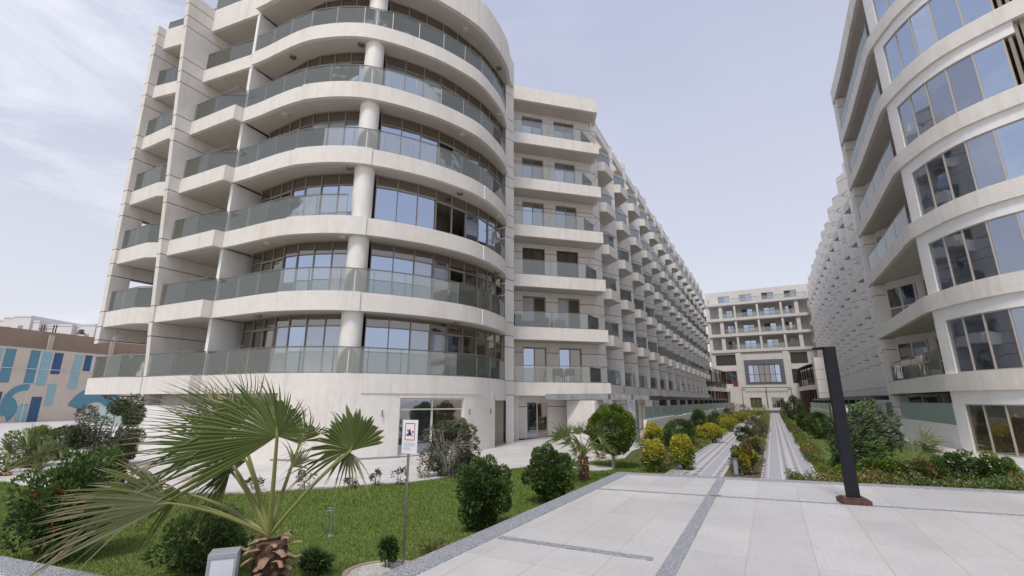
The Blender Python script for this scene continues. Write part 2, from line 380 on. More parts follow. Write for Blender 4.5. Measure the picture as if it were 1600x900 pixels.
def window_parts(parent,a,b,z0,z1,cols=2,transom=None,fw=.06,inset=.0,pane='pane',frame='frame',name='window',open_=None,depth=.08,panes=None):
    # a->b plan line (outside on the right of a->b); frame with mullions, panes behind
    a=Vector(a[:2]); b=Vector(b[:2]); d=(b-a); Lg=d.length; d.normalize(); n=Vector((-d.y,d.x))
    def P(u,q): return a+d*u+n*q
    def bx(mb,u0,u1,q0,q1,za,zb): mb.prism([P(u0,q0),P(u1,q0),P(u1,q1),P(u0,q1)],za,zb)
    mb=MB(); fd=depth
    bx(mb,0,Lg,0,fd,z0,z0+fw); bx(mb,0,Lg,0,fd,z1-fw,z1)
    us=[Lg*i/cols for i in range(cols+1)]
    for i,u in enumerate(us):
        if i==0: u0,u1=0,fw
        elif i==cols: u0,u1=Lg-fw,Lg
        else: u0,u1=u-fw*.5,u+fw*.5
        bx(mb,u0,u1,.002,fd-.002,z0+fw,z1-fw)
    if transom: bx(mb,fw,Lg-fw,.004,fd-.004,transom-fw*.4,transom+fw*.4)
    f=build(name,mb,frame,parent)
    zz=[z0+fw]+([transom] if transom else [])+[z1-fw]
    byM={}
    for i in range(cols):
        for j in range(len(zz)-1):
            pm=(panes[i] if panes else pane)
            if open_ is not None and i==open_ and j==0: pm='interior'
            g=byM.setdefault((pm,i,j),MB())
            q=fd*.5 if pm!='interior' else fd*.9
            bx(g,us[i]+.01,us[i+1]-.01,q-.004,q+.004,zz[j]+.004,zz[j+1]-.004)
    for (pm,_,_),g in byM.items(): build('pane' if pm!='interior' else 'opening',g,pm,f)
    return f
# ================================================================== GROUND
mb=MB(); mb.box(-700,700,-700,900,-.6,-.05); struct('ground',mb,'sand')
# lawns (flat sheets) ---------------------------------------------------
KD=Vector((.493,.87)); CR=Vector((2.41,11.16)); CE=Vector((.948,-.318))   # terrace corner and its two edge directions
K0=Vector((-1.69,4.03)); KL=Vector((-.942,.336))
lawnL=MB(); lawnL.prism([(-1.2,3.2),(2.3,11.2),(5.3,13.6),(4.0,17.5),(.8,15.6),(-2.5,12.55),(-5.9,11.1),(-10,11.0),(-13,12.6),(-30,15),(-60,16),(-60,3.2)],-.05,0.0)
tag(build('lawn',lawnL,'grass_base'),kind='structure')
lawnC=MB(); lawnC.prism([W(-14,2.1),W(-14,4.95),W(62,4.95),W(62,2.1)],-.05,-.004); struct('planting_bed',lawnC,'soil')
lawnM=MB(); lawnM.prism([W(-14,6.45),W(-14,7.35),W(62,7.35),W(62,6.45)],-.05,.02); struct('planting_bed',lawnM,'soil')
lawnR=MB(); lawnR.prism([W(-20,8.75),W(-20,16),W(62,12.0),W(62,8.75)],-.05,.0); tag(build('lawn',lawnR,'grass_base'),kind='structure')
def local_sheet(name,poly,z0,z1,m):   # sheet whose object x axis runs along the courtyard
    q=[((p[0]-O.x)*D.x+(p[1]-O.y)*D.y,-((p[0]-O.x)*Nn.x+(p[1]-O.y)*Nn.y)) for p in poly]
    mb=MB(); mb.prism(q,z0,z1); o=build(name,mb,m); o.location=(O.x,O.y,0); o.rotation_euler=(0,0,ANG); return tag(o,kind='structure')
# terrace
TZ=.45
e=.30
A_=K0; B_=CR; C_=CR+CE*14; 
def ins(p,a,b): return p+a*e+b*e
inK=Vector((KD.y,-KD.x))   # into the terrace from the long kerb
inE=Vector((-.318,-.948)); inL=Vector((-.336,-.942))
def isect(p,d,q,f_):
    den=d.x*f_.y-d.y*f_.x; t=((q.x-p.x)*f_.y-(q.y-p.y)*f_.x)/den; return p+d*t
c1=isect(CR+inK*e,KD,CR+inE*e,CE); c0=isect(K0+inK*e,KD,K0+inL*e,KL)
farR=CR+CE*16; farL=K0+KL*12
ter=[c1,farR+inE*e,farR+inE*30,Vector((-14,-14)),farL+inL*e,c0]
local_sheet('terrace',ter,-.04,TZ,'tile_terrace')
kb=MB()
kb.prism([K0,CR,c1,c0],-.04,TZ+.012); kb.prism([CR,farR,farR+inE*e,c1],-.04,TZ+.014); kb.prism([farL,K0,c0,farL+inL*e],-.04,TZ+.013)
o=struct('kerb',kb,'granite'); bevel(o,.012,2)
# dark granite strips let into the tiles
st=MB()
def strip_line(a,b,wd,dz=.004):
    a=Vector(a);b=Vector(b);d=(b-a).normalized();n=Vector((-d.y,d.x))*wd/2
    st.prism([a-n,b-n,b+n,a+n],TZ-.02,TZ+dz)
sa=Vector((4.22,9.96)); sb=Vector((1.43,4.79)); sdv=(sb-sa).normalized()
strip_line(sa-sdv*.28,sb+sdv*6,.165)
p1=isect(Vector((1.77,9.07)),Vector((.942,-.336)),CR+inK*e,KD)
strip_line(p1,Vector((1.77,9.07))+Vector((.942,-.336))*16,.085,.007)
p2=isect(Vector((-.15,6.03)),Vector((.90,-.44)),CR+inK*e,KD)
strip_line(p2,Vector((-.15,6.03))+Vector((.90,-.44))*1.78,.11,.007)
struct('paving_strip',st,'granite')
# hint of a floor drain in the tiles
# patios and paths
local_sheet('patio',[(-15.2,18.9),(-12,18.3),(-7,17.8),(-2,20.5),(0,24.5),(2,27),(5.5,27),(7.5,24.6),(4.9,19.8),(4.0,17.3),(.7,15.5),(-2.5,12.6),(-5.9,11.2),(-10.2,11.1),(-13.2,12.7),(-30,15.1),(-60,16.1),(-60,60),(-30,60)],-.04,.035,'tile_patio')
local_sheet('path',[W(-14,4.95),W(-14,6.45),W(64,6.45),W(64,4.95)],-.04,.03,'paving_pattern')
local_sheet('path',[W(-16,7.35),W(-16,8.75),W(64,8.75),W(64,7.35)],-.04,.034,'paving_pattern')
local_sheet('patio',[W(-9,13.6),(13.6,14.6),(14.2,16.5),W(-3.5,12.9),W(6,12.9),W(8,20),(30,10),(26,8),(17,12.0)],-.04,.30,'tile_patio')

# ================================================================== LEFT BUILDING
lb=thing('apartment_building',(-4,22,0),'cream apartment block on the left with a round tower of curved glass balconies','apartment building','apartment blocks around the courtyard')
curve=catmull([(-12.2,18.3),(-11.3,17.9),(-10.1,17.3),(-9,16.83),(-8,16.62),(-7.1,16.55),(-6.2,16.62),(-5.2,16.95),(-4.2,17.45),(-3.1,18.15),(-1.75,19.4),(-1.0,20.7),(-.5,22.0),(-.30,23.3)],6)
glz=catmull([(-11.35,19.15),(-10.2,18.48),(-9.5,18.05),(-8.7,17.72),(-7.5,17.52),(-6.3,17.52),(-5.7,17.68),(-4.6,18.2),(-3.3,19.1),(-2.1,20.45),(-1.6,21.1),(-.95,22.3),(-.5,23.4)],6)
NC=60
cu=resample(curve,n=NC); gl=resample(glz,n=NC)
deep=offs(cu,-0) ; back=[p+Vector((-.1,6.5)) for p in gl]
# bands: z_k-.7 .. z_k ; thin side face plus slab
def tower_floor(k):
    z=3*k; b=thing_empty('balcony',lb,(-6,17.5,z))
    inner=offs(cu,.16)
    mb=MB(); mb.strip(cu,inner,z-.7,z+.0)
    # face panel that stands a little proud over the middle bays
    if k in (2,3,4,5):
        x0,x1=(-9.0,-5.62) if k<5 else (-9.05,3)
        mid=[p for p in cu if x0<=p.x<=x1]; 
        mb.strip(offs(mid,-.05),offs(mid,-.001),z-.72,z+.015)
    if k in (2,3,4):
        mid=[p for p in cu if p.x>=-1.35]; mb.strip(offs(mid,-.04),offs(mid,-.001),z-.69,z+.005)
    if k==1: 
        mid=[p for p in cu if -5.6<=p.x<=-1.3]; mb.strip(offs(mid,-.03),offs(mid,-.001),z-.7,z+.0)
    build('slab_edge',mb,'band',b)
    s_=MB(); s_.strip(inner,[p+Vector((-.1,5.5)) for p in gl],z-.69,z-.03)
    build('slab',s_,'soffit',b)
    if k==3: rp=[p for p in offs(cu,.10) if p.x<=-6.3]; rail_parts(b,rp,z,.95); rp=[p for p in offs(cu,.10) if p.x>=-.95]; rail_parts(b,rp,z,.95)
    else: rail_parts(b,offs(cu,.10),z,.95)
    return b
def thing_empty(name,parent,loc):
    o=bpy.data.objects.new(name,None); C.objects.link(o); o.parent=parent; o.empty_display_size=.2
    o.location=Vector(loc)-wpos(parent); return o
random.seed(3)
for k in range(1,7): tower_floor(k)
# roof crown of the tower
rc=thing_empty('roof',lb,(-6,18,20.3)); ro=offs(cu,-.22); ro[-1]=Vector((.12,23.9)); ro[-2]=Vector((-.12,23.1))
mb=MB(); mb.strip(ro,offs(ro,.2),20.3,22.0); build('parapet',mb,'band',rc)
mb=MB(); mb.strip(offs(ro,.2),[p+Vector((0,6)) for p in gl],20.31,20.9); build('slab',mb,'soffit',rc)
# glazing of each storey
rr=random.Random(5)
for k in range(1,7):
    z0=3*k-.02; z1=3*(k+1)-.7
    left=resample([p for p in glz if p.x<=-6.45],n=7); right=resample([p for p in glz if p.x>=-5.75],n=9)
    for seg,side in ((left,0),(right,1)):
        fr=MB(); g={}
        tz=z1-.52 if k>1 else z1-.45
        for i in range(len(seg)-1):
            a,b=seg[i],seg[i+1]; d=(b-a).normalized(); n=Vector((-d.y,d.x))
            fr.prism([a-d*.018-n*.02,a+d*.018-n*.02,a+d*.018+n*.06,a-d*.018+n*.06],z0+.05,z1-.0)
            for za,zb in ((z0,z0+.06),(tz-.018,tz+.018),(z1-.04,z1)):
                fr.prism([a-n*.015,b-n*.015,b+n*.075,a+n*.075],za,zb)
            door=(side==1 and i in (3,4)) or (side==0 and i in (1,2))
            if door:   # paler sliding door frame
                for uu in (0,1): 
                    c=a.lerp(b,uu); fr.prism([c-d*.035-n*.03,c+d*.035-n*.03,c+d*.035+n*.01,c-d*.035+n*.01],z0+.07,tz)
                fr.prism([a-n*.03,b-n*.03,b+n*.01,a+n*.01],tz-.08,tz-.022)
            pm='pane_blue' if rr.random()<.72 else 'pane'
            if k in (1,2) and side==1 and i>=5: pm='pane_brown'
            if side==0 and i<=2: pm='pane_brown'
            if pm=='pane' or (k==1 and pm=='pane_blue' and rr.random()<.6): pm='pane_curtain'
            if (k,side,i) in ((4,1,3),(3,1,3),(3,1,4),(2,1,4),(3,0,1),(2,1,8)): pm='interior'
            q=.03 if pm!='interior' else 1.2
            j=rr.uniform(-.012,.012)
            g.setdefault((pm,i,0),MB()).prism([a+n*(q+j),b+n*(q-j),b+n*(q-j+.01),a+n*(q+j+.01)],z0+.05,tz)
            g.setdefault(('pane_brown',i,1),MB()).prism([a+n*.03,b+n*.03,b+n*.04,a+n*.04],tz,z1)
        fr.prism([seg[-1]-Vector((.03,.03)),seg[-1]+Vector((.03,-.03)),seg[-1]+Vector((.03,.08)),seg[-1]+Vector((-.03,.08))],z0,z1)
        f=build('curved_window',fr,'frame' if k!=1 else 'frame',lb)
        for (pm,_,_),q in g.items(): build('opening' if pm=='interior' else 'pane',q,pm,f)
# rooms behind the glass (floor-high back wall keeps daylight from leaking through)
mb=MB(); bw=[p+Vector((-.1,5.4)) for p in gl]; mb.strip(bw,[p+Vector((0,.3)) for p in bw],2.3,21.5); build('core_wall',mb,'wall',lb)
# open window sash at the third storey
for z,px in ((9,0),(6,0)):
    mb=MB(); a=Vector((-.75,22.55)); mb.prism([a,a+Vector((.5,-.35)),a+Vector((.52,-.32)),a+Vector((.02,.03))],z+1.75,z+1.8); mb.prism([a,a+Vector((.5,-.35)),a+Vector((.52,-.32)),a+Vector((.02,.03))],z+1.15,z+1.2)
    build('open_sash',mb,'frame_white',lb)
# columns
for k in range(1,7):
    mb=MB(); mb.cyl(-6.08,17.20,3*k-.05,3*k+2.32,.40,48); build('column',mb,'column_plaster',lb,smooth=False)
# partition wall between the curved tower and the flat bays
P0=Vector((-12.2,18.32)); dIn=Vector((.447,.894))
for k in range(1,7):
    mb=MB(); a=P0+Vector((-.02,.1)); mb.wallseg(a,(-11.25,20.6),.18,3*k,3*k+2.3); build('partition_wall',mb,'white',lb)
# end pilaster and the flat wall beside it
mb=MB(); mb.prism([(-.36,23.42),(.10,23.95),(.10,27.5),(-.8,27.5),(-.8,24.0)],2.3,20.3); build('pilaster',mb,'panel',lb)
mb=MB(); mb.prism([(-.30,23.5),(.10,23.95),(.10,24.9),(-.30,24.9)],0,2.3); o=build('pillar',mb,'wall',lb)
# ---------------- flat bays and raked fins at the far left
F1=Vector((-15.3,19.5)); F2=Vector((-18.65,20.75)); dOut=-dIn; dAlong=Vector((-.894,.447))
def finpoly(base,prof,th,name,m='panel'):
    # prof: list of (s,z) in the vertical plane through base along dIn
    vs=[];n=len(prof)
    for q in (0,th):
        for s,z in prof: p=base+dIn*s+dAlong*q; vs.append((p.x,p.y,z))
    a=sum(prof[i][0]*prof[(i+1)%n][1]-prof[(i+1)%n][0]*prof[i][1] for i in range(n))
    fs=[tuple(range(n)),tuple(range(2*n-1,n-1,-1))]+[(i,n+i,n+(i+1)%n,(i+1)%n) for i in range(n)]
    mb=MB(); mb.add(vs,fs); o=build(name,mb,m,lb)
    import bmesh
    bm=bmesh.new(); bm.from_mesh(o.data); bmesh.ops.recalc_face_normals(bm,faces=bm.faces); bm.to_mesh(o.data); bm.free(); return o
finpoly(F1,[(0,0),(0,3.3),(-.15,5),(-1.22,21.6),(4.0,21.6),(4.0,0)],.28,'fin_wall')
for a,b in ((-.42,0.62),): finpoly(F2,[(-.1,4.55),(-.42,21.5),(.62,21.5),(.62,5.3),(.3,4.65)],.38,'fin_wall')
finpoly(F2,[(2.6,2.3),(2.6,21.3),(3.6,21.3),(3.6,2.3)],.38,'pier')
for k in range(2,8):
    z=3*k; finpoly(F2+dAlong*.02,[(.60,z-1.3),(.60,z-.02),(2.62,z-.02),(2.62,z-1.3)],.3,'beam')
    if k<7: pass
# back walls of both bays with doors
bA=F2+dIn*3.5; bB=F1+dIn*3.5; bC=Vector((-11.0,20.9))
mb=MB()
mb.wallseg(bA+dAlong*-.0,bB,.2,2.3,20.5); build('back_wall',mb,'wall',lb)
bB2=F1+dIn*2.6
mb=MB(); mb.wallseg(bB2,bB2+Vector((3.6,-1.0)),.2,2.3,20.5); build('back_wall',mb,'wall',lb)
for k in range(1,7):
    a=bB2+Vector((2.0,-.58)); window_parts(lb,a,a+Vector((1.1,-.3)),3*k,3*k+2.0,1,None,.07,name='balcony_door',pane='pane_brown')
    # move slightly proud of the wall
for o in [c for c in kids(lb) if c.name.startswith('balcony_door')]: o.location.y-=.1
for k in range(1,8):
    z=3*k
    # bay 1: between fin 1 and partition
    jut=.0
    c=Vector((-12.45,18.02)); f=F1-dIn*(0.15 if k<6 else .15)+Vector((.05,-.02))
    if k in (1,2,3,4,5): front=[F1+dOut*.12,c,Vector((-12.2,18.34))]
    else: front=[F1+dOut*.1+Vector((0,.12)),Vector((-12.3,18.42)),Vector((-12.2,18.44))]
    front=[Vector(p) for p in front]
    b=thing_empty('balcony' if k<7 else 'roof',lb,(-14,19,z)); mb=MB()
    bk=[F1+dIn*3.4,Vector((-11.0,20.8)),Vector((-10.9,20.8))]
    mb.strip(front,offs(front,.14),z-.7,z+(0.0 if k<7 else .6)); build('slab_edge',mb,'band',b)
    mb=MB(); mb.prism([front[0]+dIn*.14,front[1]+Vector((.03,.15)),front[2]+Vector((.1,.1)),bk[1],bk[0]],z-.69,z-.03); build('slab',mb,'soffit',b)
    if k<7:
        rp=offs(front,.07); rp[0]=rp[0]+(rp[1]-rp[0])*.02
        rail_parts(b,[p for p in rp],z,.95,panel=1.5)
    else: rail_parts(b,offs(front,.07),z+.6,.8,panel=1.5)
    # bay 2: between fin 2 and fin 1
    a2=F2+dOut*.05; 
    if k<6: c2=a2+ (-dAlong)*2.35; fr2=[a2,c2,F1+dAlong*.28+dOut*.02]
    else: fr2=[a2,F1+dAlong*.3+dOut*.1+dIn*.25]
    if k==1: fr2=[a2+dIn*1.2+dAlong*.1,a2+dAlong*.1+dOut*.1,c2+dOut*.05,F1+dAlong*.28+dOut*.02]
    b=thing_empty('balcony' if k<7 else 'roof',lb,(-17,20,z)); mb=MB()
    mb.strip(fr2,offs(fr2,.14),z-.7,z+(.0 if k<7 else .55)); build('slab_edge',mb,'band',b)
    st_=1 if k==1 else 0
    mb=MB(); mb.prism([fr2[st_]+dIn*.15]+([fr2[st_+1]+dIn*.15] if len(fr2)>2 else [])+[fr2[-1]+dIn*.1,F1+dAlong*.28+dIn*3.4,F2+dIn*3.4],z-.69,z-.03); build('slab',mb,'soffit',b)
    rail_parts(b,offs(fr2,.07),z+(0 if k<7 else .55),.95 if k<7 else .5,panel=1.2)
# ---------------- ground floor of the tower
op0,op1=-4.15,-2.12
mb=MB(); A1=[p for p in cu if p.x<=op0]; A2=[p for p in cu if op0-.1<=p.x<=op1+.1]; A3=[p for p in cu if p.x>=op1]
A1=resample(A1,n=30); A3=resample([p for p in A3 if p.x<=-.75],n=14)
A1[-1]=Vector((op0,17.49)); A2=[A1[-1]]+[p for p in A2 if op0<p.x<op1]+[A3[0]]
# left part has a shadowed recess under the balcony slab
A1a=[p for p in A1 if p.x<=-8.2]; A1b=[p for p in A1 if p.x>=-8.35]
mb.strip(A1b,offs(A1b,.25),0,2.3); mb.strip(offs(A1a,.02),offs(A1a,.25),0,1.85); mb.strip(offs(A1a,.7),offs(A1a,.9),1.80,2.3)
mb.strip(A3,offs(A3,.25),0,2.3); A2=[A2[0],*A2[1:-1],A2[-1]]; mb.strip(A2,offs(A2,.25),2.14,2.3)
q=[p for p in cu if p.x>=-.9]; mb.strip(q,offs(q,.25),2.05,2.3)
build('ground_floor_wall',mb,'band',lb)
mb=MB(); pl=offs(A1b,-.015); mb.strip(pl,offs(A1b,.0),.02,.10); build('skirting',mb,'granite',lb)
window_parts(lb,offs([A2[0],A2[-1]],.10)[0],offs([A2[0],A2[-1]],.10)[1],.06,2.14,2,1.72,.07,name='glazed_door',panes=['pane','pane_brown'],frame='frame_white')
mb=MB(); mb.prism([(-.82,22.6),(-.42,23.4),(-.5,23.5),(-.9,22.7)],0.04,2.05); build('side_door',mb,'frame',lb)
# garden wall at the far-left of the ground floor
mb=MB(); a=P0+Vector((.05,.25)); b=F1+dOut*.0; mb.wallseg(b+Vector((.05,0)),a,.2,0,1.85); bb=b+dIn*.7; mb.wallseg(bb,a+dIn*.7,.2,1.8,2.3)
build('ground_floor_wall',mb,'white',lb)
# sconces beside the ground floor openings
for x in (-4.75,-1.75,-1.0,-7.2):
    p=min(cu,key=lambda q:abs(q.x-x)); i=cu.index(p); t=(cu[i+1]-cu[i-1]).normalized(); n=Vector((t.y,-t.x)); c=p+n*.06
    mb=MB(); mb.cyl(c.x,c.y,1.60,1.70,.022,8,.03); mb.cyl(c.x,c.y,1.47,1.56,.03,8,.018); mb.tube([(p.x,p.y,1.58),(c.x,c.y,1.58)],.014,6); mb.tube([(c.x,c.y,1.55),(c.x,c.y,1.62)],.012,6); build('wall_lamp',mb,'metal',lb)
# ceiling lamps under the slabs
for k in range(2,8):
    for i in (8,22,42,55):
        if (k*7+i)%3==0: continue
        c=cu[i].lerp(gl[i],.5); mb=MB(); mb.cyl(c.x,c.y,3*k-.76,3*k-.69,.13,14,.15); build('ceiling_lamp',mb,'frame_white' if (k+i)%2 else 'metal',lb)
# ---------------- straight section with the wide balconies
S0=Vector((.10,24.80)); S1=Vector((5.55,26.27)); Bk0=Vector((.1,26.05)); Bk1=Vector((5.2,27.48)); du=(Bk1-Bk0).normalized()
for k in range(1,8):
    z=3*k; b=thing_empty('balcony' if k<7 else 'roof',lb,(3,25.5,z))
    mb=MB(); fr_=[S0,S1,Bk1+Vector((.25,.1))]
    if k==7: mb.strip([S0,S1,S1+Vector((.1,1.6))],[S0+Vector((0,.2)),S1+Vector((-.2,.15)),S1+Vector((-.1,1.6))],z-.7,z+.25)
    else: mb.strip(fr_,[S0+Vector((-.0,.16)),S1+Vector((-.12,.14)),Bk1+Vector((0,0))],z-.7,z)
    build('slab_edge',mb,'band',b)
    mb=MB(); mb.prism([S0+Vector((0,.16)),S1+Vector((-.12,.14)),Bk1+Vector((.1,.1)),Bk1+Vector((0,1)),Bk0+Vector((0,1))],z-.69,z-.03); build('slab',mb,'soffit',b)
    if k<7: rail_parts(b,[S0+Vector((.03,.07)),S1+Vector((-.09,.05)),Bk1+Vector((.05,-.1))],z,.90,panel=2.2,topr=.016,post=False,glass='rail_glass_clear')
# back wall with openings
def wall_holes(mb,a,b,t,z0,z1,holes,m=0):     # holes: (u0,u1,za,zb)
    a=Vector(a);b=Vector(b);d=(b-a);Lg=d.length;d.normalize();n=Vector((-d.y,d.x))*t
    us=sorted({0,Lg,*[h[0] for h in holes],*[h[1] for h in holes]}); zs=sorted({z0,z1,*[h[2] for h in holes],*[h[3] for h in holes]})
    for i in range(len(us)-1):
        col=[]
        for j in range(len(zs)-1):
            uc=(us[i]+us[i+1])/2; zc=(zs[j]+zs[j+1])/2
            solid=not any(h[0]<uc<h[1] and h[2]<zc<h[3] for h in holes)
            if solid:
                if col and abs(col[-1][1]-zs[j])<1e-6: col[-1][1]=zs[j+1]
                else: col.append([zs[j],zs[j+1]])
        for za,zb in col: mb.prism([a+d*us[i],a+d*us[i+1],a+d*us[i+1]+n,a+d*us[i]+n],za,zb)
mb=MB(); holes=[]
for k in range(1,7):
    for u in (.55,2.75): holes.append((u,u+1.42,3*k,3*k+2.02))
holes.append((.75,2.0,0.03,2.0))
wall_holes(mb,Bk0,Bk1,.25,0,20.3,holes); build('flat_wall',mb,'panel',lb)
for k in range(1,7):
    for j,u in enumerate((.55,2.75)):
        a=Bk0+du*u+Vector((-.02,.08)); pn=[['pane_blue','pane'],['pane','pane_brown']][(k+j)%2]
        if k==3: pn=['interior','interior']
        if k==2: pn=['curtain','interior']
        if k==1: pn=['pane_blue','pane_brown']
        window_parts(lb,a,a+du*1.42,3*k+.0,3*k+2.0,2,None,.055,panes=pn,name='balcony_door',frame='frame' if k!=3 else 'metal_dark')
a=Bk0+du*.75+Vector((-.02,.08)); window_parts(lb,a,a+du*1.25,.04,2.0,2,None,.05,panes=['pane','pane_brown'],name='balcony_door',frame='frame_white')
mb=MB(); mb.wallseg(S0+Vector((0,.35)),S0+Vector((0,1.3)),-.25,0,2.3); build('side_wall',mb,'wall',lb)
mb=MB(); mb.wallseg((3.0,25.9),(4.3,24.6),.2,0.03,2.05); mb.wallseg((4.3,24.6),(5.4,26.2),.18,0.03,2.05); build('garden_wall',mb,'wall',lb)
mb=MB(); mb.prism([(2.2,25.35),(6.1,25.0),(6.2,25.4),(2.3,25.9)],2.08,2.29); build('beam',mb,'marble_grey',lb)
# ---------------- long wing
def bay_left(P,k,z,parent):
    # deep saw-tooth: the wall runs from (0,0) out to (3.87,1.55); the balcony fills the notch
    b=thing_empty('balcony',parent,(P(0,1.5).x,P(0,1.5).y,z)); mb=MB()
    if k>1: out=[P(0.01,1.56),P(.25,1.98),P(1.85,2.10),P(2.75,1.08)]; rp=[P(.06,1.50),P(.30,1.90),P(1.80,2.01),P(2.60,1.10)]; h=.66
    else: out=[P(0.01,1.55),P(2.6,1.70),P(3.86,1.56)]; rp=[P(.05,1.45),P(2.55,1.60),P(3.3,1.40)]; h=.7
    mb.prism(out+([] if k==1 else [])+[P(.01,.02)],z-h,z); build('slab_edge',mb,'band',b)
    rail_parts(b,rp,z,.92,panel=1.7,topr=.02,glass='rail_glass_grey')
    return b
def bay(sgn,nW,k,parent,s0,depth=.9):
    """one balcony of the saw-toothed wing; sgn=+1 left wing, -1 the same plan turned half round"""
    z=3*k; g=sgn
    def P(s,n): return Vector(W(s0+s,nW+g*n))
    if g>0: return bay_left(P,k,z,parent)
    if k>1: poly=[P(1.50,.60),P(3.2,.87),P(3.62,.02)]
    else: poly=[P(1.5,.62),P(3.87,.10),P(3.87,0)]
    b=thing_empty('balcony',parent,(poly[0].x,poly[0].y,z)); mb=MB()
    mb.prism(poly+[P(3.869,.0),P(3.869,-depth),P(1.56,-depth),P(1.56,.3)],z-(.66 if k>1 else .7),z)
    if k==1: mb.prism([P(0,.03),P(1.6,.70),P(1.6,.62),P(0,-.05)],z-.7,z)
    build('slab_edge',mb,'band',b)
    i0=P(1.62,.52); i1=P(3.14,.79); i2=P(3.55,.0)
    rp=[i0,i1,i2] if k>1 else [P(1.6,.5),P(3.8,.02)]
    rail_parts(b,rp,z,.92,panel=1.7,topr=.02,glass='rail_glass_grey')
    return b
def wing(parent,sgn,nW,s0,nb):
    g=sgn; depth=.9; mb=MB(); mw=MB()
    for i in range(nb):
        s=s0+3.87*i; top=21.15+(.40 if i%2 else 0)
        def P(u,n): return Vector(W(s+u,nW+g*n))
        if g>0:
            mb.prism([P(0,0),P(3.87,1.55),P(3.87,-.3),P(0,-.3)],0,top)
            mb.prism([P(.01,1.50),P(2.3,1.46),P(3.6,1.43),P(2.4,.96),P(2.2,1.25),P(.01,1.25)],20.35,20.95+(.2 if i%3==0 else 0))
            if i%2==1: mb.prism([P(2.7,.85),P(3.3,1.1),P(3.3,.5),P(2.7,.4)],top+.001,top+.8)
            continue
        mb.prism([P(0,0),P(1.56,.65),P(1.56,-depth),P(0,-depth)],0,top)
        mw.prism([P(0,-depth),P(3.87,-depth),P(3.87,-depth-.2),P(0,-depth-.2)],0,20.9)
        mb.prism([P(1.561,.62),P(3.869,.05),P(3.869,-.2),P(1.561,.40)],20.3,21.0+(.2 if i%3==0 else 0))
        if i%2==1: mb.prism([P(.3,-.1),P(.9,.15),P(.9,-.5),P(.3,-.5)],top+.001,top+.8)
        mw.prism([P(1.56,.40),P(3.87,-.2),P(3.87,-.9),P(1.56,-.9)],20.31,20.6)
    build('wing_wall',mb,'panel_wing',parent)
    if g<0: build('recess_wall',mw,'wall',parent)
    proto=[bay(sgn,nW,k,parent,s0) for k in range(1,7)]
    step=Vector((D.x*3.87,D.y*3.87,0)); d0=[]
    for k in range(1,7):
        a,b_=[Vector(W(s0+u,nW+g*(-depth+.06 if g<0 else .40*u+.05))) for u in ((1.9,3.4) if g<0 else (.15,1.25))]
        d0.append(window_parts(parent,b_,a,3*k,3*k+2.05,2,None,.06,panes=['pane_blue','pane'],name='balcony_door'))
    for i in range(1,nb):
        for o in proto+d0:
            c=copy_tree(o); c.location=Vector(o.location)+step*i
nwl=-1.4
wing(lb,1,-2.34,1.97,15)
mb=MB(); mb.prism([W(.78,-.98),W(1.95,-.80),W(1.95,-3.5),W(1.0,-3.4)],0,21.1); build('wing_end_wall',mb,'panel_wing',lb)
# rear wall closing the wing volume
mb=MB(); mb.prism([W(1.9,nwl-1.25),W(60,nwl-1.25),W(60,nwl-13),W(1.9,nwl-13)],0,20.85); build('wing_core',mb,'wall',lb)
mb=MB(); mb.prism([(-.8,27.0),(4.9,28.0),(6,34),(-10,34),(-18,26),(-16,24),(-9,23.8)],2.3,20.4); build('tower_core',mb,'wall',lb)
# dining terraces that step out at the end of the wing
def terrace_block(parent,poly_n,flip):
    P=[Vector(W(s,n)) for s,n in poly_n]
    b=thing_empty('terrace',parent,(P[0].x,P[0].y,3.6)); mb=MB()
    inn=[Vector(W(s,n+(-1 if not flip else 1)*.25)) for s,n in poly_n]
    mb.strip(P,inn,3.55,4.15); build('slab_edge',mb,'band',b)
    bk=[Vector(W(s,nwl-.1 if not flip else 15.45)) for s,n in poly_n]
    m2=MB(); m2.strip(inn,bk,3.56,4.1); build('slab',m2,'soffit',b)
    rail_parts(b,[p for p in inn],4.15,.95,panel=2)
    # timber pergola with a sloping roof
    m3=MB()
    for q in resample(inn,step=2.4): m3=MB(); m3.tube([(q.x,q.y,4.15),(q.x,q.y,6.9)],.09,4); build('post',m3,'rust',b)
    for q,r in zip(resample(inn,step=2.4),resample(bk,n=len(resample(inn,step=2.4))-1)): m3=MB(); m3.tube([(q.x,q.y,6.9),(r.x,r.y,7.9)],.08,4); build('rafter',m3,'rust',b)
    m4=MB(); n=len(inn); vs=[(p.x,p.y,6.98) for p in P]+[(p.x,p.y,8.0) for p in bk]+[(p.x,p.y,7.04) for p in P]+[(p.x,p.y,8.06) for p in bk]
    fs=[]
    for i in range(n-1):
        fs+=[(i,i+1,n+i+1,n+i),(2*n+i,3*n+i,3*n+i+1,2*n+i+1),(i,2*n+i,2*n+i+1,i+1)]
    m4.add(vs,fs); build('pergola_roof',m4,'brown_wall',b)
    for q in resample(inn,step=1.6): m5=MB(); m5.box(q.x-.12,q.x+.12,q.y-.12,q.y+.12,0,3.56); build('post',m5,'rust',b)
terrace_block(lb,[(51.3,-1.2),(58,.3),(64,1.1),(66.2,1.1)],False)

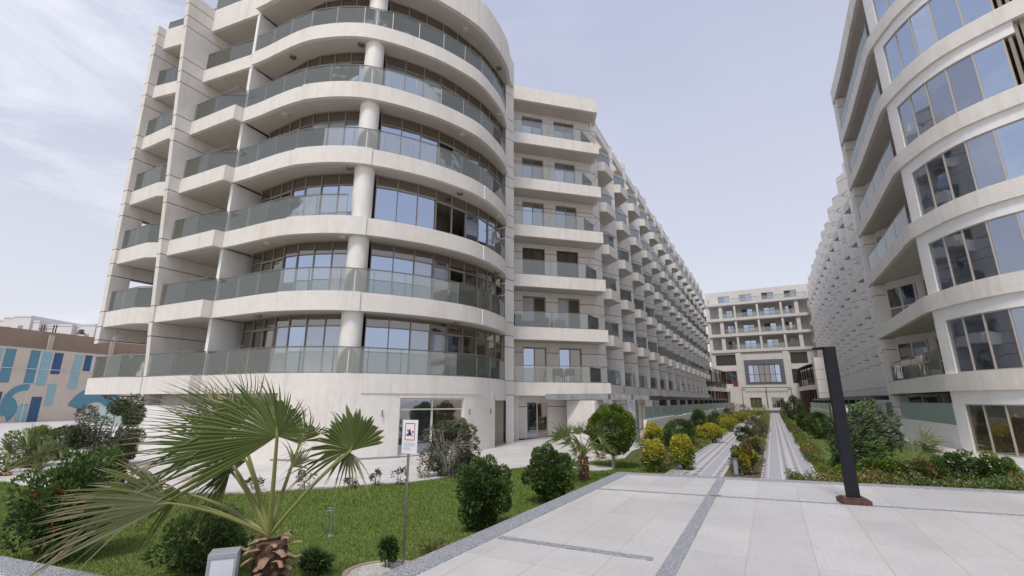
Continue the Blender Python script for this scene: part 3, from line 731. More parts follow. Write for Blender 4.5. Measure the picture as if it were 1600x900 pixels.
# ================================================================== BACK BUILDING
bb=thing('apartment_building',(*W(66.5,7),0),'pale block closing the far end of the courtyard with a glazed hall window','apartment building','apartment blocks around the courtyard')
SB=66.5
def BP(n,ds=0): return Vector(W(SB+ds,n))
mb=MB()
xs=[-1.2,16.0]
cols_=[(-.55,1.0),(1.62,3.55),(3.85,7.25),(7.55,10.95),(11.25,13.15),(13.75,15.1)]
holes=[]
def bwall(mb,n0,n1,z0,z1,holes,ds=0,t=.35):
    wall_holes(mb,BP(n1,ds),BP(n0,ds),-t,z0,z1,[(n1-h[1],n1-h[0],h[2],h[3]) for h in holes])
for z in (11.0,13.9,16.8):
    for a,b in cols_: holes.append((a,b,z,z+2.25))
holes+=[(-.32,3.05,8.2,10.1),(11.45,13.95,8.2,10.1),(4.2,10.3,4.9,9.05),(11.37,12.36,4.9,7.3),(.2,2.9,4.9,7.2),(4.5,6.3,.85,2.55),(7.8,9.65,.85,2.55)]
bwall(mb,-1.2,16.0,.3,19.7,holes); build('wall',mb,'far_facade',bb)
mb=MB()
for n in (3.70,7.40,11.10): mb.prism([BP(n-.17,-.12),BP(n+.17,-.12),BP(n+.17,.3),BP(n-.17,.3)],11,19.05)
for z in (11.0,13.9,16.8,19.7): mb.prism([BP(-1.0,-.25),BP(15.4,-.25),BP(15.4,-.002),BP(-1.0,-.002)],z-.5,z)
for n in (3.45,10.8): mb.prism([BP(n-.45,-.2),BP(n+.45,-.2),BP(n+.45,-.003),BP(n-.45,-.003)],.3,10.4)
build('facade_frame',mb,'far_facade',bb)
mb=MB(); bwall(mb,-1.2,16.0,19.7,22.1,[(1.02,3.03,19.95,21.2),(4.66,6.66,19.95,21.2),(8.34,10.22,19.95,21.2),(11.91,13.78,19.95,21.2),(-.9,-.5,20,20.7)],ds=1.2); build('penthouse_wall',mb,'far_facade',bb)
mb=MB(); mb.prism([BP(-1.2,0),BP(16,0),BP(16,1.5),BP(-1.2,1.5)],19.4,19.69); mb.prism([BP(-1.2,3.2),BP(16,3.2),BP(16,3.5),BP(-1.2,3.5)],.3,21.9)
for z in (11,13.9,16.8): mb.prism([BP(-1.2,.3),BP(16,.3),BP(16,3.2),BP(-1.2,3.2)],z-.3,z-.02)
build('core',mb,'soffit',bb)
mb=MB(); mb.prism([BP(-1.2,1.9),BP(16,1.9),BP(16,2.1),BP(-1.2,2.1)],10.7,19.4); build('loggia_wall',mb,'far_facade',bb)
rr=random.Random(9)
for z in (11.0,13.9,16.8):
    for ci,(a,b) in enumerate(cols_):
        w_=min(1.9,(b-a)*.55); c=(a+b)/2+rr.uniform(-.15,.15)
        pn=rr.choice([['pane_blue','pane_blue'],['interior','pane_blue'],['pane_blue','interior'],['pane_blue','pane']])
        if ci not in (0,5): window_parts(bb,BP(c-w_/2,1.8),BP(c+w_/2,1.8),z,z+1.75,2,None,.07,panes=pn,name='balcony_door')
        g=thing_empty('balcony',bb,(*BP(a,0),z)); rail_parts(g,[BP(a+.03,.02),BP(b-.03,.02)],z,.9,panel=1.6,glass='rail_glass',topr=.03)
for a,b in ((1.02,3.03),(4.66,6.66),(8.34,10.22),(11.91,13.78)):
    window_parts(bb,BP(a,1.3),BP(b,1.3),19.95,21.2,2,None,.06,panes=rr.choice([['interior','pane'],['pane','pane_blue'],['pane_blue','interior']]),name='window')
g=thing_empty('balcony',bb,(*BP(3,0),19.7)); rail_parts(g,[BP(3.4,-.1),BP(15.2,-.1)],19.7,.7,panel=1.8,topr=.03)
for a,b in ((-.32,3.05),(11.45,13.95)): window_parts(bb,BP(a,.1),BP(b,.1),8.2,10.1,2,None,.08,panes=['metal_dark','metal_dark'],name='louvre_window',frame='metal_dark')
# glazed hall window in a dark surround
mb=MB()
for a,b,z0,z1 in ((4.2,4.75,4.9,9.05),(9.75,10.3,4.9,9.05),(4.75,9.75,8.2,9.05),(4.75,9.75,4.9,5.1)): mb.prism([BP(a,-.1),BP(b,-.1),BP(b,.25),BP(a,.25)],z0,z1)
build('window_surround',mb,'granite_dark',bb)
window_parts(bb,BP(4.75,.12),BP(9.75,.12),5.1,8.2,6,6.5,.09,pane='pane_blue',name='hall_window',frame='metal_dark',panes=['pane_blue','pane','pane_brown','pane_brown','pane','pane_blue'])
window_parts(bb,BP(11.37,.1),BP(12.36,.1),4.9,7.3,1,None,.06,pane='metal_dark',name='louvre_window',frame='metal_dark')
window_parts(bb,BP(.2,.2),BP(2.9,.2),4.9,7.2,3,None,.06,pane='pane',name='window',frame='frame')
for a,b in ((4.5,6.3),(7.8,9.65)): window_parts(bb,BP(a,.1),BP(b,.1),.85,2.55,3,None,.06,pane='pane_brown' if a>5 else 'interior',name='entrance_door',frame='frame')
mb=MB(); mb.tube([(*BP(3.4,-.4),.3),(*BP(3.4,-.4),4.25),(*BP(10.9,-.4),4.25),(*BP(10.9,-.4),.3)],.06,4); mb.tube([(*BP(7.15,-.4),4.25),(*BP(7.15,-.4),.8)],.06,4); build('portal_frame',mb,'rust',bb)
mb=MB(); mb.prism([BP(2.6,-1.2),BP(11.6,-1.2),BP(11.6,0),BP(2.6,0)],0,.45); mb.prism([BP(2.6,-1.8),BP(11.6,-1.8),BP(11.6,-1.2),BP(2.6,-1.2)],0,.22); build('entrance_steps',mb,'granite_dark',bb)
mb=MB(); mb.prism([BP(-1.2,0.1),BP(1.5,0.1),BP(1.5,-2),BP(-1.2,-4)],3.6,4.15); build('side_terrace',mb,'band',bb)
mb=MB(); mb.prism([BP(2.1,-.1),BP(2.9,-.1),BP(2.9,.02),BP(2.1,.02)],4.6,5.4); o=build('banner',mb,'magenta',bb)
# ================================================================== RIGHT BUILDING
rb=thing('apartment_building',(20,18,0),'white apartment block on the right with wide bowed window bands','apartment building','apartment blocks around the courtyard')
rc_=[W(6.45,13.42),W(5,13.46),W(3,13.5),W(1,13.5),W(-1,13.5),W(-2.6,13.52),(15.86,16.3),(15.74,15.35),(15.84,14.3),(16.25,13.3),(16.95,12.15),(18.0,11.0),(19.4,10.1),(21.2,9.6),(23.5,9.5)]
rcur=resample(catmull(rc_,6),n=72)
def near(P,q): q=Vector(q); return min(range(len(P)),key=lambda i:(P[i]-q).length)
iP=near(rcur,(15.93,17.2)); iE=near(rcur,(16.38,13.05))
for k in range(1,8):
    z=3*k; b=thing_empty('balcony' if k<7 else 'roof',rb,(17,17,z))
    inn=offs(rcur,.18); mb=MB(); mb.strip(rcur,inn,z-.62,z+(0 if k<7 else .3))
    mb.strip([rcur[0],rcur[0]+Vector((2.2,-1.1))],[inn[0]+Vector((.03,-.15)),inn[0]+Vector((2.2,-1.25))],z-.62,z+(0 if k<7 else .3))
    build('slab_edge',mb,'band',b)
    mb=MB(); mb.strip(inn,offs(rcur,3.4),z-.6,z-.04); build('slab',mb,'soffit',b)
    # recessed fascia under the slab, over the bowed window
    beam=rcur[iP-1:iE+2]; mb=MB(); mb.strip(offs(beam,.10),offs(beam,.55),z-1.08,z-.61); build('fascia',mb,'white',b)
    if k<7 and k not in (2,):
        i0=3 if k>1 else 4
        rail_parts(b,offs(rcur[i0:iP-1],.1),z,.95,panel=1.9)
for k in range(0,7):
    z0=3*k if k else .3; z1=3*(k+1)-1.08
    # pier at the start of the bow
    a=rcur[iP]; mb=MB(); sg=rcur[iP-1:iP+2]; sg=resample(sg,n=2); mb.strip(offs(sg,.09),offs(sg,.5),z0-.02,z1+.02); build('pier',mb,'white',rb)
    seg=resample(offs(rcur[iP+1:iE+1],.16),n=5)
    fr=MB(); g={}
    for i in range(5):
        p,q=seg[i],seg[i+1]; d=(q-p).normalized(); n=Vector((-d.y,d.x))
        for c in ((p,) if i<4 else (p,q)): fr.prism([c-d*.022-n*.03,c+d*.022-n*.03,c+d*.022+n*.06,c-d*.022+n*.06],z0,z1)
        fr.prism([p-n*.02,q-n*.02,q+n*.05,p+n*.05],z0-.01,z0+.05); fr.prism([p-n*.02,q-n*.02,q+n*.05,p+n*.05],z1-.04,z1+.01)
        g.setdefault(('pane_brown' if (k==0) else ('pane_blue' if (k>=5 or i==4) else 'pane'),i),MB()).prism([p+d*.02,q-d*.02,q-d*.02+n*.02,p+d*.02+n*.02],z0+.04,z1-.03)
    f=build('bowed_window',fr,'frame_bronze',rb)
    for (pm,_),q in g.items(): build('pane',q,pm,f)
    # jamb and open loggia after the bow
    e_=rcur[iE]; dd=(rcur[iE+1]-rcur[iE-1]).normalized(); nn=Vector((-dd.y,dd.x))
    mb=MB(); 
    for u in (.12,.3,.45): mb.prism([e_+dd*u+nn*.15,e_+dd*(u+.09)+nn*.15,e_+dd*(u+.09)+nn*.6,e_+dd*u+nn*.6],z0,z1+.3)
    build('folding_shutter',mb,'frame',rb)
    if k<7:
        a=e_+dd*.8+nn*1.9; bq=rcur[min(iE+12,71)]+nn*1.9+Vector((.3,.8))
        mb=MB(); wall_holes(mb,a,bq,.2,z0,3*(k+1)-.6,[(.4,2.4,z0,z0+2.0)]); build('loggia_wall',mb,'wall',rb)
        d=(bq-a).normalized(); window_parts(rb,a+d*.4+nn*.05,a+d*2.4+nn*.05,z0,z0+2.0,2,None,.07,panes=['pane','interior'],name='balcony_door',frame='frame')
        if k in (1,3,5): 
            b=thing_empty('balcony',rb,(18,12,z0)); 
        mb=MB(); mb.prism([e_+dd*.55+nn*.62,e_+dd*.8+nn*.62,a+Vector((.2,.1)),a+Vector((-.1,.25))],z0,3*(k+1)-.6); build('loggia_wall',mb,'white',rb)
# bay with corner windows behind the straight part of each slab
for k in range(0,7):
    z0=3*k if k else .3; zt=3*(k+1)-.62
    A0=Vector(W(-2.3,15.2)); A1_=Vector(W(4.2,15.2)); A2_=Vector(W(6.0,13.9))
    mb=MB(); 
    wall_holes(mb,A0,A1_,-.2,z0,zt,[(2.3,4.2,z0,z0+2.05),(4.6,6.3,z0,z0+2.05)])
    wall_holes(mb,A1_,A2_,-.2,z0,zt,[(.25,1.9,z0+.0,z0+2.05)]); build('bay_wall',mb,'wall',rb)
    d=(A1_-A0).normalized()
    window_parts(rb,A0+d*4.2+Vector((.05,0)),A0+d*2.3+Vector((.05,0)),z0,z0+2.05,2,None,.09,panes=['pane_brown','pane'],name='balcony_door',frame='frame_white')
    window_parts(rb,A0+d*6.3+Vector((.05,0)),A0+d*4.6+Vector((.05,0)),z0,z0+2.05,2,z0+.9,.09,panes=['pane_brown','pane_brown'],name='bay_window',frame='frame_white')
    d=(A2_-A1_).normalized()
    window_parts(rb,A1_+d*.25+Vector((.02,.02)),A1_+d*1.9+Vector((.02,.02)),z0,z0+2.05,2,z0+.9,.09,panes=['pane','pane_brown'],name='bay_window',frame='frame_white')
    mb=MB(); mb.prism([W(5.75,13.5),W(6.4,13.5),W(6.4,15.6),W(5.75,14.2)],z0-.02,zt); build('pier',mb,'panel',rb)
    # inner flank of the bow
    mb=MB(); mb.wallseg(W(-2.75,13.9),W(-2.75,15.3),.15,z0,zt); build('flank_wall',mb,'white',rb)
mb=MB(); mb.prism([W(6.4,13.75),W(8.3,13.75),W(8.3,17),W(6.4,17)],0,21.9); build('wing_end_wall',mb,'panel_wing',rb)
mb=MB(); mb.strip(offs(rcur,3.2),offs(rcur,7),0,21); build('tower_core',mb,'wall',rb)
wing(rb,-1,15.85,8.3,15)
mb=MB(); mb.prism([W(6.6,17.0),W(66,17.0),W(66,28),W(6.6,28)],0,20.85); build('wing_core',mb,'wall',rb)
terrace_block(rb,[(66.2,12.0),(62,12.0),(54,12.6),(50,13.3)],True)
mb=MB(); mb.prism([W(47,13.3),W(50.1,13.3),W(50.1,15.4),W(47,15.4)],0,7.6); build('stair_block',mb,'panel_wing',rb)

# ================================================================== GARDEN WALLS AND PERGOLA FRAMES ALONG BOTH SIDES
def side_fence(n,s0,s1,label,zw,zg,name='glass_topped_wall',step=4.0):
    t=thing(name,(*W(s0,n),0),label,'garden wall','glass topped garden walls')
    mb=MB(); s=s0
    while s<s1: mb.prism([W(s,n),W(min(s+step-.02,s1),n),W(min(s+step-.02,s1),n+.18),W(s,n+.18)],-.05,zw+(.0 if int(s/step)%2 else .05)); s+=step
    build('wall',mb,'wall',t); g=MB(); s=s0
    while s<s1: g.prism([W(s+.02,n+.07),W(min(s+1.96,s1),n+.07),W(min(s+1.96,s1),n+.09),W(s+.02,n+.09)],zw+.05,zg); s+=2.0
    build('glass_panel',g,'frosted',t); return t
side_fence(2.05,-1.6,62,'low white wall topped by frosted glass panes in front of the left-hand wing',1.05,1.75)
side_fence(12.6,9,62,'low white wall topped by frosted glass panes in front of the right-hand wing',1.05,1.8)
t=thing('glass_topped_wall',(*W(-2.7,13.2),.3),'short white wall with a frosted pane between the white piers of the right tower','garden wall','glass topped garden walls')
mb=MB(); mb.prism([W(-2.5,13.75),W(9,13.6),W(9,13.8),W(-2.5,13.93)],.25,1.15); build('wall',mb,'white',t)
mb=MB(); mb.prism([W(-2.5,13.8),W(9,13.66),W(9,13.68),W(-2.5,13.82)],1.15,1.95); build('glass_panel',mb,'frosted',t)
def pergola(s,n,n2,first):
    t=thing('pergola_frame',(*W(s,n),0),'x','pergola','stone pergola frames beside the wings')
    mb=MB(); mb.prism([W(s-.28,n-.2),W(s+.28,n-.2),W(s+.28,n+.2),W(s-.28,n+.2)],0,2.08); build('column',mb,'marble_grey' if first else 'marble_black',t)
    a,b=sorted((n,n2)); mb=MB(); mb.prism([W(s-.2,a-.1),W(s+.2,a-.1),W(s+.2,b),W(s-.2,b)],2.09,2.34); 
    if not first: mb.prism([W(s-2.2,n-.19),W(s+1.66,n-.19),W(s+1.66,n+.19),W(s-2.2,n+.19)],2.085,2.30)
    build('beam',mb,'marble_grey' if first else 'marble_black',t)
    return t
for i in range(16):
    s=-5.6+3.87*i; t=pergola(s,1.6,-1.3,i<3)
    t['label']=['grey marble pergola frame nearest the round topiary tree','second grey marble pergola frame beyond the round topiary tree','third grey marble pergola frame at the start of the frosted panes'][i] if i<3 else 'black stone pergola frame number %s from the tower, behind the left frosted panes'%['','','','one','two','three','four','five','six','seven','eight','nine','ten','eleven','twelve','thirteen'][i]
for i in range(13):
    t=pergola(10+3.87*i,13.1,15.0,False); t['label']='black stone pergola frame, %s from the near end behind the right frosted panes'%['first','second','third','fourth','fifth','sixth','seventh','eighth','ninth','tenth','eleventh','twelfth','last'][i]

# ================================================================== FAR LEFT: MURAL WALL AND WHAT STANDS BEHIND
ma=Vector((-47.5,42.5)); md=Vector((.252,.968))
mt=thing('mural_wall',(ma.x,ma.y,0),'cream boundary wall painted with blue vertical bars and round arches','wall')
def mw_pt(u,off=0): n=Vector((md.y,-md.x)); return ma+md*u+n*off
def mbx(mb,u0,u1,z0,z1,o0,o1): mb.prism([mw_pt(u0,o0),mw_pt(u1,o0),mw_pt(u1,o1),mw_pt(u0,o1)],z0,z1)
mb=MB(); mbx(mb,-20,75,-.1,7.0,-.4,0); build('wall',mb,'mural_cream',mt)
def mu(px,py):    # photo point -> wall coordinates
    r=ray(px,py); n=Vector((md.y,-md.x)); t=(ma.x*n.x+ma.y*n.y)/(r[0]*n.x+r[1]*n.y); X,Y=r[0]*t,r[1]*t
    return ((X-ma.x)*md.x+(Y-ma.y)*md.y, CZ+r[2]*t)
def bar(pts,m,o):
    mb=MB(); n=len(pts); vs=[]
    for off in (.0,o):
        for (u,z) in pts: p=mw_pt(u,off); vs.append((p.x,p.y,z))
    mb.add(vs,[tuple(range(n,2*n)),tuple(range(n-1,-1,-1))]+[(i,(i+1)%n,n+(i+1)%n,n+i) for i in range(n)]); return mb
def bars(lst,m,o):
    big=MB()
    for (x0,y0,x1,y1) in lst:
        u0,z0=mu(x0,y0); u1,_=mu(x1,y0); _,z1=mu((x0+x1)/2,y1); z0=min(z0,6.97)
        b=bar([(u0,z1),(u1,z1),(u1,z0),(u0,z0)],m,o); big.add(b.v,b.f)
    return build('painted_shapes',big,m,mt)
bars([(10,544,27,598),(49,547,66,599),(33,632,44,660)],'mural_mid',.02)
bars([(68,549,83,603),(117,554,131,608),(76,600,89,634),(28,634,43,672),(-2,543,6,566)],'mural_light',.024)
bars([(86,551,100,585),(134,555,146,580),(50,620,66,665),(0,612,4,632)],'mural_navy',.028)
bars([(64,549,67,599),(83,551,85,585),(145,556,148,582),(44,600,46,660)],'mural_white',.03)
def arc(cx,cy,r0,r1,a0,a1,m,o,nn=20):
    u0,z0=mu(cx,cy); s=(mu(cx+10,cy)[0]-u0)/10; sz=(z0-mu(cx,cy+10)[1])/10
    out=[(u0+math.cos(R(a0+(a1-a0)*i/nn))*r1*s,z0+math.sin(R(a0+(a1-a0)*i/nn))*r1*sz) for i in range(nn+1)]
    inn=[(u0+math.cos(R(a0+(a1-a0)*i/nn))*r0*s+ (0),z0+math.sin(R(a0+(a1-a0)*i/nn))*r0*sz) for i in range(nn+1)][::-1]
    b=MB()
    for i in range(nn):
        q=bar([out[i],out[i+1],inn[nn-i-1],inn[nn-i]],m,o); b.add(q.v,q.f)
    build('painted_shapes',b,m,mt)
arc(34,632,22,32,80,215,'mural_mid',.034); arc(146,648,20,44,20,160,'mural_mid',.036); arc(146,648,14,19,10,170,'mural_white',.038); arc(150,652,0,13,0,180,'mural_light',.04); arc(4,640,8,22,-60,90,'mural_mid',.032)
tb=MB(); a=mw_pt(-20,.06); b_=mw_pt(75,.06); tb.tube([(a.x,a.y,5.05),(b_.x,b_.y,5.05)],.04,5); build('pipe',tb,'mural_white',mt)
# brown block wall behind
bwl=thing('block_wall',(-52,47,0),'plain brown block wall with pale posts rising behind the mural wall','wall')
mb=MB(); mbx(mb,-20,85,0,9.35,-5.4,-5.0); build('wall',mb,'brown_wall',bwl)
for i in range(14):
    u=-6+6.2*i; mb=MB(); mbx(mb,u,u+.45,0,9.0,-5.0,-4.8); build('post',mb,'mural_cream',bwl)
# white houses far behind
def colpx(x0,x1,y,Y):
    a=atY(x0,y,Y); b=atY(x1,y,Y); return a.x,b.x,a.z
hl=['white flat-roofed house at the far left edge of the skyline','white house second from the left on the skyline','white house with the highest roof on the left skyline','narrow white house just right of the highest roof','wide low white house behind the thin antenna frame','white house behind the bent street lamp','white house with a raised roof part right of the bent street lamp','white house on the skyline cut off by the left tower']
for i,(x0,x1,y,Y) in enumerate(((-80,8,499,100),(7,24,495,99),(23,50,493,98),(49,63,501,98.5),(62,114,507,100),(113,130,508,101),(128,150,506,97),(150,260,510,103))):
    a,b,z=colpx(x0,x1,y,Y); hb=thing('far_house',(a,Y,0),hl[i],'house','white houses behind the brown wall')
    mb=MB(); mb.box(a,b,Y,Y+12,0,z-.35); build('wall',mb,'far_white',hb); mb=MB(); mb.box(a-.05,b+.05,Y-.1,Y+12.1,z-.349,z); build('roof_edge',mb,'far_white',hb)
    mb=MB(); c=(a+b)/2; mb.box(c-.5,c+.5,Y-.06,Y+.1,z-3.4,z-2.2); build('window',mb,'interior_pale',hb)
# roof tank pipes and the bent lamp behind the wall
t=thing('antenna_frame',tuple(mw_pt(14,-6).to_3d()),'thin dark metal frame with a dish above the brown wall','antenna')
mb=MB()
for px in (60,64,79,83): p=atY(px,528,57); mb.tube([(p.x,57,7),(p.x+.1,57,11.3)],.07,5)
for yy in (514,524): p=atY(60,yy,57); q=atY(83,yy,57); mb.tube([p,q],.05,4)
p=atY(71,524,57); mb.cyl(p.x,57,p.z-.1,p.z+.25,.3,10,.7); build('frame',mb,'metal_dark',t)
t=thing('street_lamp',tuple(atY(140,545,58).xy.to_3d()),'bent grey street lamp with a round head above the brown wall','lamp')
mb=MB(); p0,p1,p2=atY(141,545,58),atY(136,525,58),atY(130,518,58); mb.tube([(p0.x,58,0),p0,p1,p2],.09,6); build('pole',mb,'metal',t)
mb=MB(); p2=p2+Vector((-.25,0,0)); vs=MB(); mb.cyl(p2.x,58,p2.z-.35,p2.z+.25,.45,12,.25); build('lamp_head',mb,'metal_dark',t)
# frosted garden panes by the left fin, and lattice bracket
t=thing('glass_topped_wall',(-17,18.6,0),'low white garden wall with frosted panes under the far left balcony','garden wall','glass topped garden walls')
mb=MB(); mb.wallseg((-17.3,19.75),(-15.2,19.1),.2,0,1.0); build('wall',mb,'white',t)
mb=MB(); mb.wallseg((-17.3,19.82),(-15.35,19.22),.03,1.02,1.8); build('glass_panel',mb,'frosted',t)
t=thing('lattice_screen',(-16.5,20,1.7),'dark tilted metal lattice screen under the far left balcony','screen')
mb=MB(); a=Vector((-17.6,20.2,2.25)); b=Vector((-15.7,19.9,2.2)); c=Vector((-15.5,20.0,1.65)); d=Vector((-16.6,20.1,1.6))
for p,q in ((a,b),(a,c+Vector((-.4,0,0))),(d,c),(b,c),(d,d+Vector((0,0,.35)))): mb.tube([p,q],.035,4)
for i in range(7):
    u=i/6; mb.tube([a.lerp(b,u),(a.lerp(b,u)+Vector((.6,.1,-.55)))],.012,4)
build('lattice',mb,'metal_dark',t)
# ================================================================== PLANTS
def mesh_np(name,V,nper,mats,mi=None,parent=None,org=(0,0,0)):
    me=bpy.data.meshes.new(name); n=len(V)//nper
    me.vertices.add(len(V)); me.vertices.foreach_set('co',V.astype(np.float32).ravel())
    me.loops.add(n*nper); me.loops.foreach_set('vertex_index',np.arange(n*nper,dtype=np.int32))
    me.polygons.add(n); me.polygons.foreach_set('loop_start',np.arange(0,n*nper,nper,dtype=np.int32)); me.polygons.foreach_set('loop_total',np.full(n,nper,dtype=np.int32))
    for m in mats: me.materials.append(MATS[m])
    if mi is not None: me.polygons.foreach_set('material_index',mi.astype(np.int32))
    me.update(calc_edges=True); o=new(name,me,parent); o.location=org if parent is None else (0,0,0); return o
def unit(a): return a/np.maximum(1e-9,np.linalg.norm(a,axis=-1,keepdims=True))
def leaf_quads(P,Dir,l,w,rg,curl=.15):
    n=len(P); side=unit(np.cross(Dir,rg.normal(size=(n,3)))); up=np.cross(Dir,side)
    L_=l*rg.uniform(.65,1.25,(n,1)); W_=w*1.15*rg.uniform(.7,1.25,(n,1))
    a=P; b=P+Dir*L_*.45+side*W_*.5+up*L_*curl*.4; c=P+Dir*L_-up*L_*curl; d=P+Dir*L_*.45-side*W_*.5+up*L_*curl*.4
    return np.stack([a,b,c,d],1).reshape(-1,3)
def cloud(n,rx,ry,rz,clumps,rg,cr=(.22,.36),flat=0.25,shape='round',shell=.35):
    # clump centres scattered through the crown; leaves around every clump
    d=unit(rg.normal(size=(clumps,3))); r=rg.uniform(shell,1,(clumps,1))**.6
    c=d*r*.78
    if shape=='cone': c[:,:2]*=np.clip(.95-.62*(c[:,2:3]*.5+.5)*1.1,.12,1)
    rad=rg.uniform(*cr,clumps)
    k=rg.integers(0,clumps,n); dd=unit(rg.normal(size=(n,3))); rr=rg.uniform(.45,1,(n,1))**.5
    p=c[k]+dd*rr*rad[k][:,None]
    out=unit(dd*.7+unit(p)*.8+np.array([0,0,.25]))
    p=p*np.array([rx,ry,rz])
    return p,out,k
def bush(name,label,cat,loc,rx,ry,h,n,ll,lw,mats,prob=None,clumps=26,group=None,stem_m='bark',tip=None,wind=None,shape='round',stems=5,z0=.02,seed=0,flowers=None,shell=.35,trunk=None,cr=(.22,.36),lift=.0,crown='foliage'):
    rg=np.random.default_rng(seed+11); t=thing(name,loc,label,cat,group)
    base=lift; rz=(h-base)/2; cz=base+rz
    p,dr,k=cloud(n,rx,ry,rz,clumps,rg,cr,shape=shape,shell=shell); p[:,2]*=1.12
    p[:,2]+=cz
    if wind is not None:
        q=np.clip(p[:,2:3]/h,0,1)**1.5; p=p+q*np.array(wind)[None]*1.0; dr=unit(dr*.6+unit(np.array(wind))[None]*1.0+rg.normal(size=dr.shape)*.25)
    keep=p[:,2]>z0; p,dr,k=p[keep],dr[keep],k[keep]
    V=leaf_quads(p,dr,ll,lw,rg)
    ck=rg.choice(len(mats),size=clumps,p=prob); mi=ck[k]
    mix=rg.random(len(k))<.3; mi=np.where(mix,rg.choice(len(mats),size=len(k),p=prob),mi)
    ms=list(mats)
    if tip:      # fresh growth at the top / outside
        s=np.clip((p[:,2]-cz)/rz,-1,1)*.6+np.linalg.norm(p[:,:2]/np.array([rx,ry]),axis=1)*.5+rg.normal(size=len(p))*.22
        mi=np.where(s>tip[1],len(ms),mi); ms.append(tip[0])
    mesh_np(crown,V,4,ms,mi,t)
    mb=MB(); rnd=random.Random(seed)
    if trunk:
        tr,th=trunk; pts=[(rnd.uniform(-.02,.02),rnd.uniform(-.02,.02),-.05),(rnd.uniform(-.04,.04),0,th*.5),(rnd.uniform(-.05,.05),.02,th)]
        mb.tube([Vector(loc)+Vector(q) for q in pts],[tr*1.25,tr,tr*.8],8)
        for i in range(stems):
            a=rnd.uniform(0,6.28); e=Vector((math.cos(a)*rx*.6,math.sin(a)*ry*.6,cz+rnd.uniform(-.2,.5)*rz)); b=Vector(pts[-1])
            mb.tube([Vector(loc)+b,Vector(loc)+b.lerp(e,.5)+Vector((0,0,.05)),Vector(loc)+e],[tr*.55,tr*.35,tr*.12],5)
        build('trunk',mb,stem_m,t)
    elif stems:
        for i in range(stems):
            a=rnd.uniform(0,6.28); q=rnd.uniform(.2,.75); e=Vector((math.cos(a)*rx*q,math.sin(a)*ry*q,cz+rnd.uniform(0,.7)*rz)); b=Vector((math.cos(a)*rx*.12,math.sin(a)*ry*.12,-.03))
            if wind is not None: e+=Vector(wind)*.5
            m_=b.lerp(e,.5)+Vector((rnd.uniform(-.08,.08)*rx,rnd.uniform(-.08,.08)*ry,rz*.15))
            r_=max(.008,.022*h/1.2); mb.tube([Vector(loc)+b,Vector(loc)+m_,Vector(loc)+e],[r_,r_*.7,r_*.3],5)
        build('stems',mb,stem_m,t)
    if flowers:
        fm,fn,fs=flowers; p,dr,_=cloud(fn*3,rx*1.03,ry*1.03,rz*1.05,max(6,fn//3),rg,(.05,.1)); p[:,2]+=cz
        s=p[:,2]>base+.2*h; p=p[s][:fn]; reps=6
        P=np.repeat(p,reps,0); dd=unit(rg.normal(size=P.shape)+np.array([0,-.3,.6])); mesh_np('flowers',leaf_quads(P,dd,fs,fs*.5,rg),4,[fm],None,t)['kind']='stuff'
    return t
def px_m(x,y,z=0):   # metres per photo pixel at a spot
    p=at(x,y,z); return p,(p.y*math.cos(TH)+(z-CZ)*math.sin(TH))/F
def bpx(name,label,cat,x,ybase,ytop,wpx,n,ll,lw,mats,depth=.8,**k):
    """bush standing on the ground at a photographed spot with its photographed height and width"""
    p,s=px_m(x,ybase); top=atY(x,ytop,p.y).z; rx=wpx*s/2
    p=p+Vector((0,rx*depth*.8,0)); 
    return bush(name,label,cat,p,rx,rx*depth,top,n,ll,lw,mats,**k)
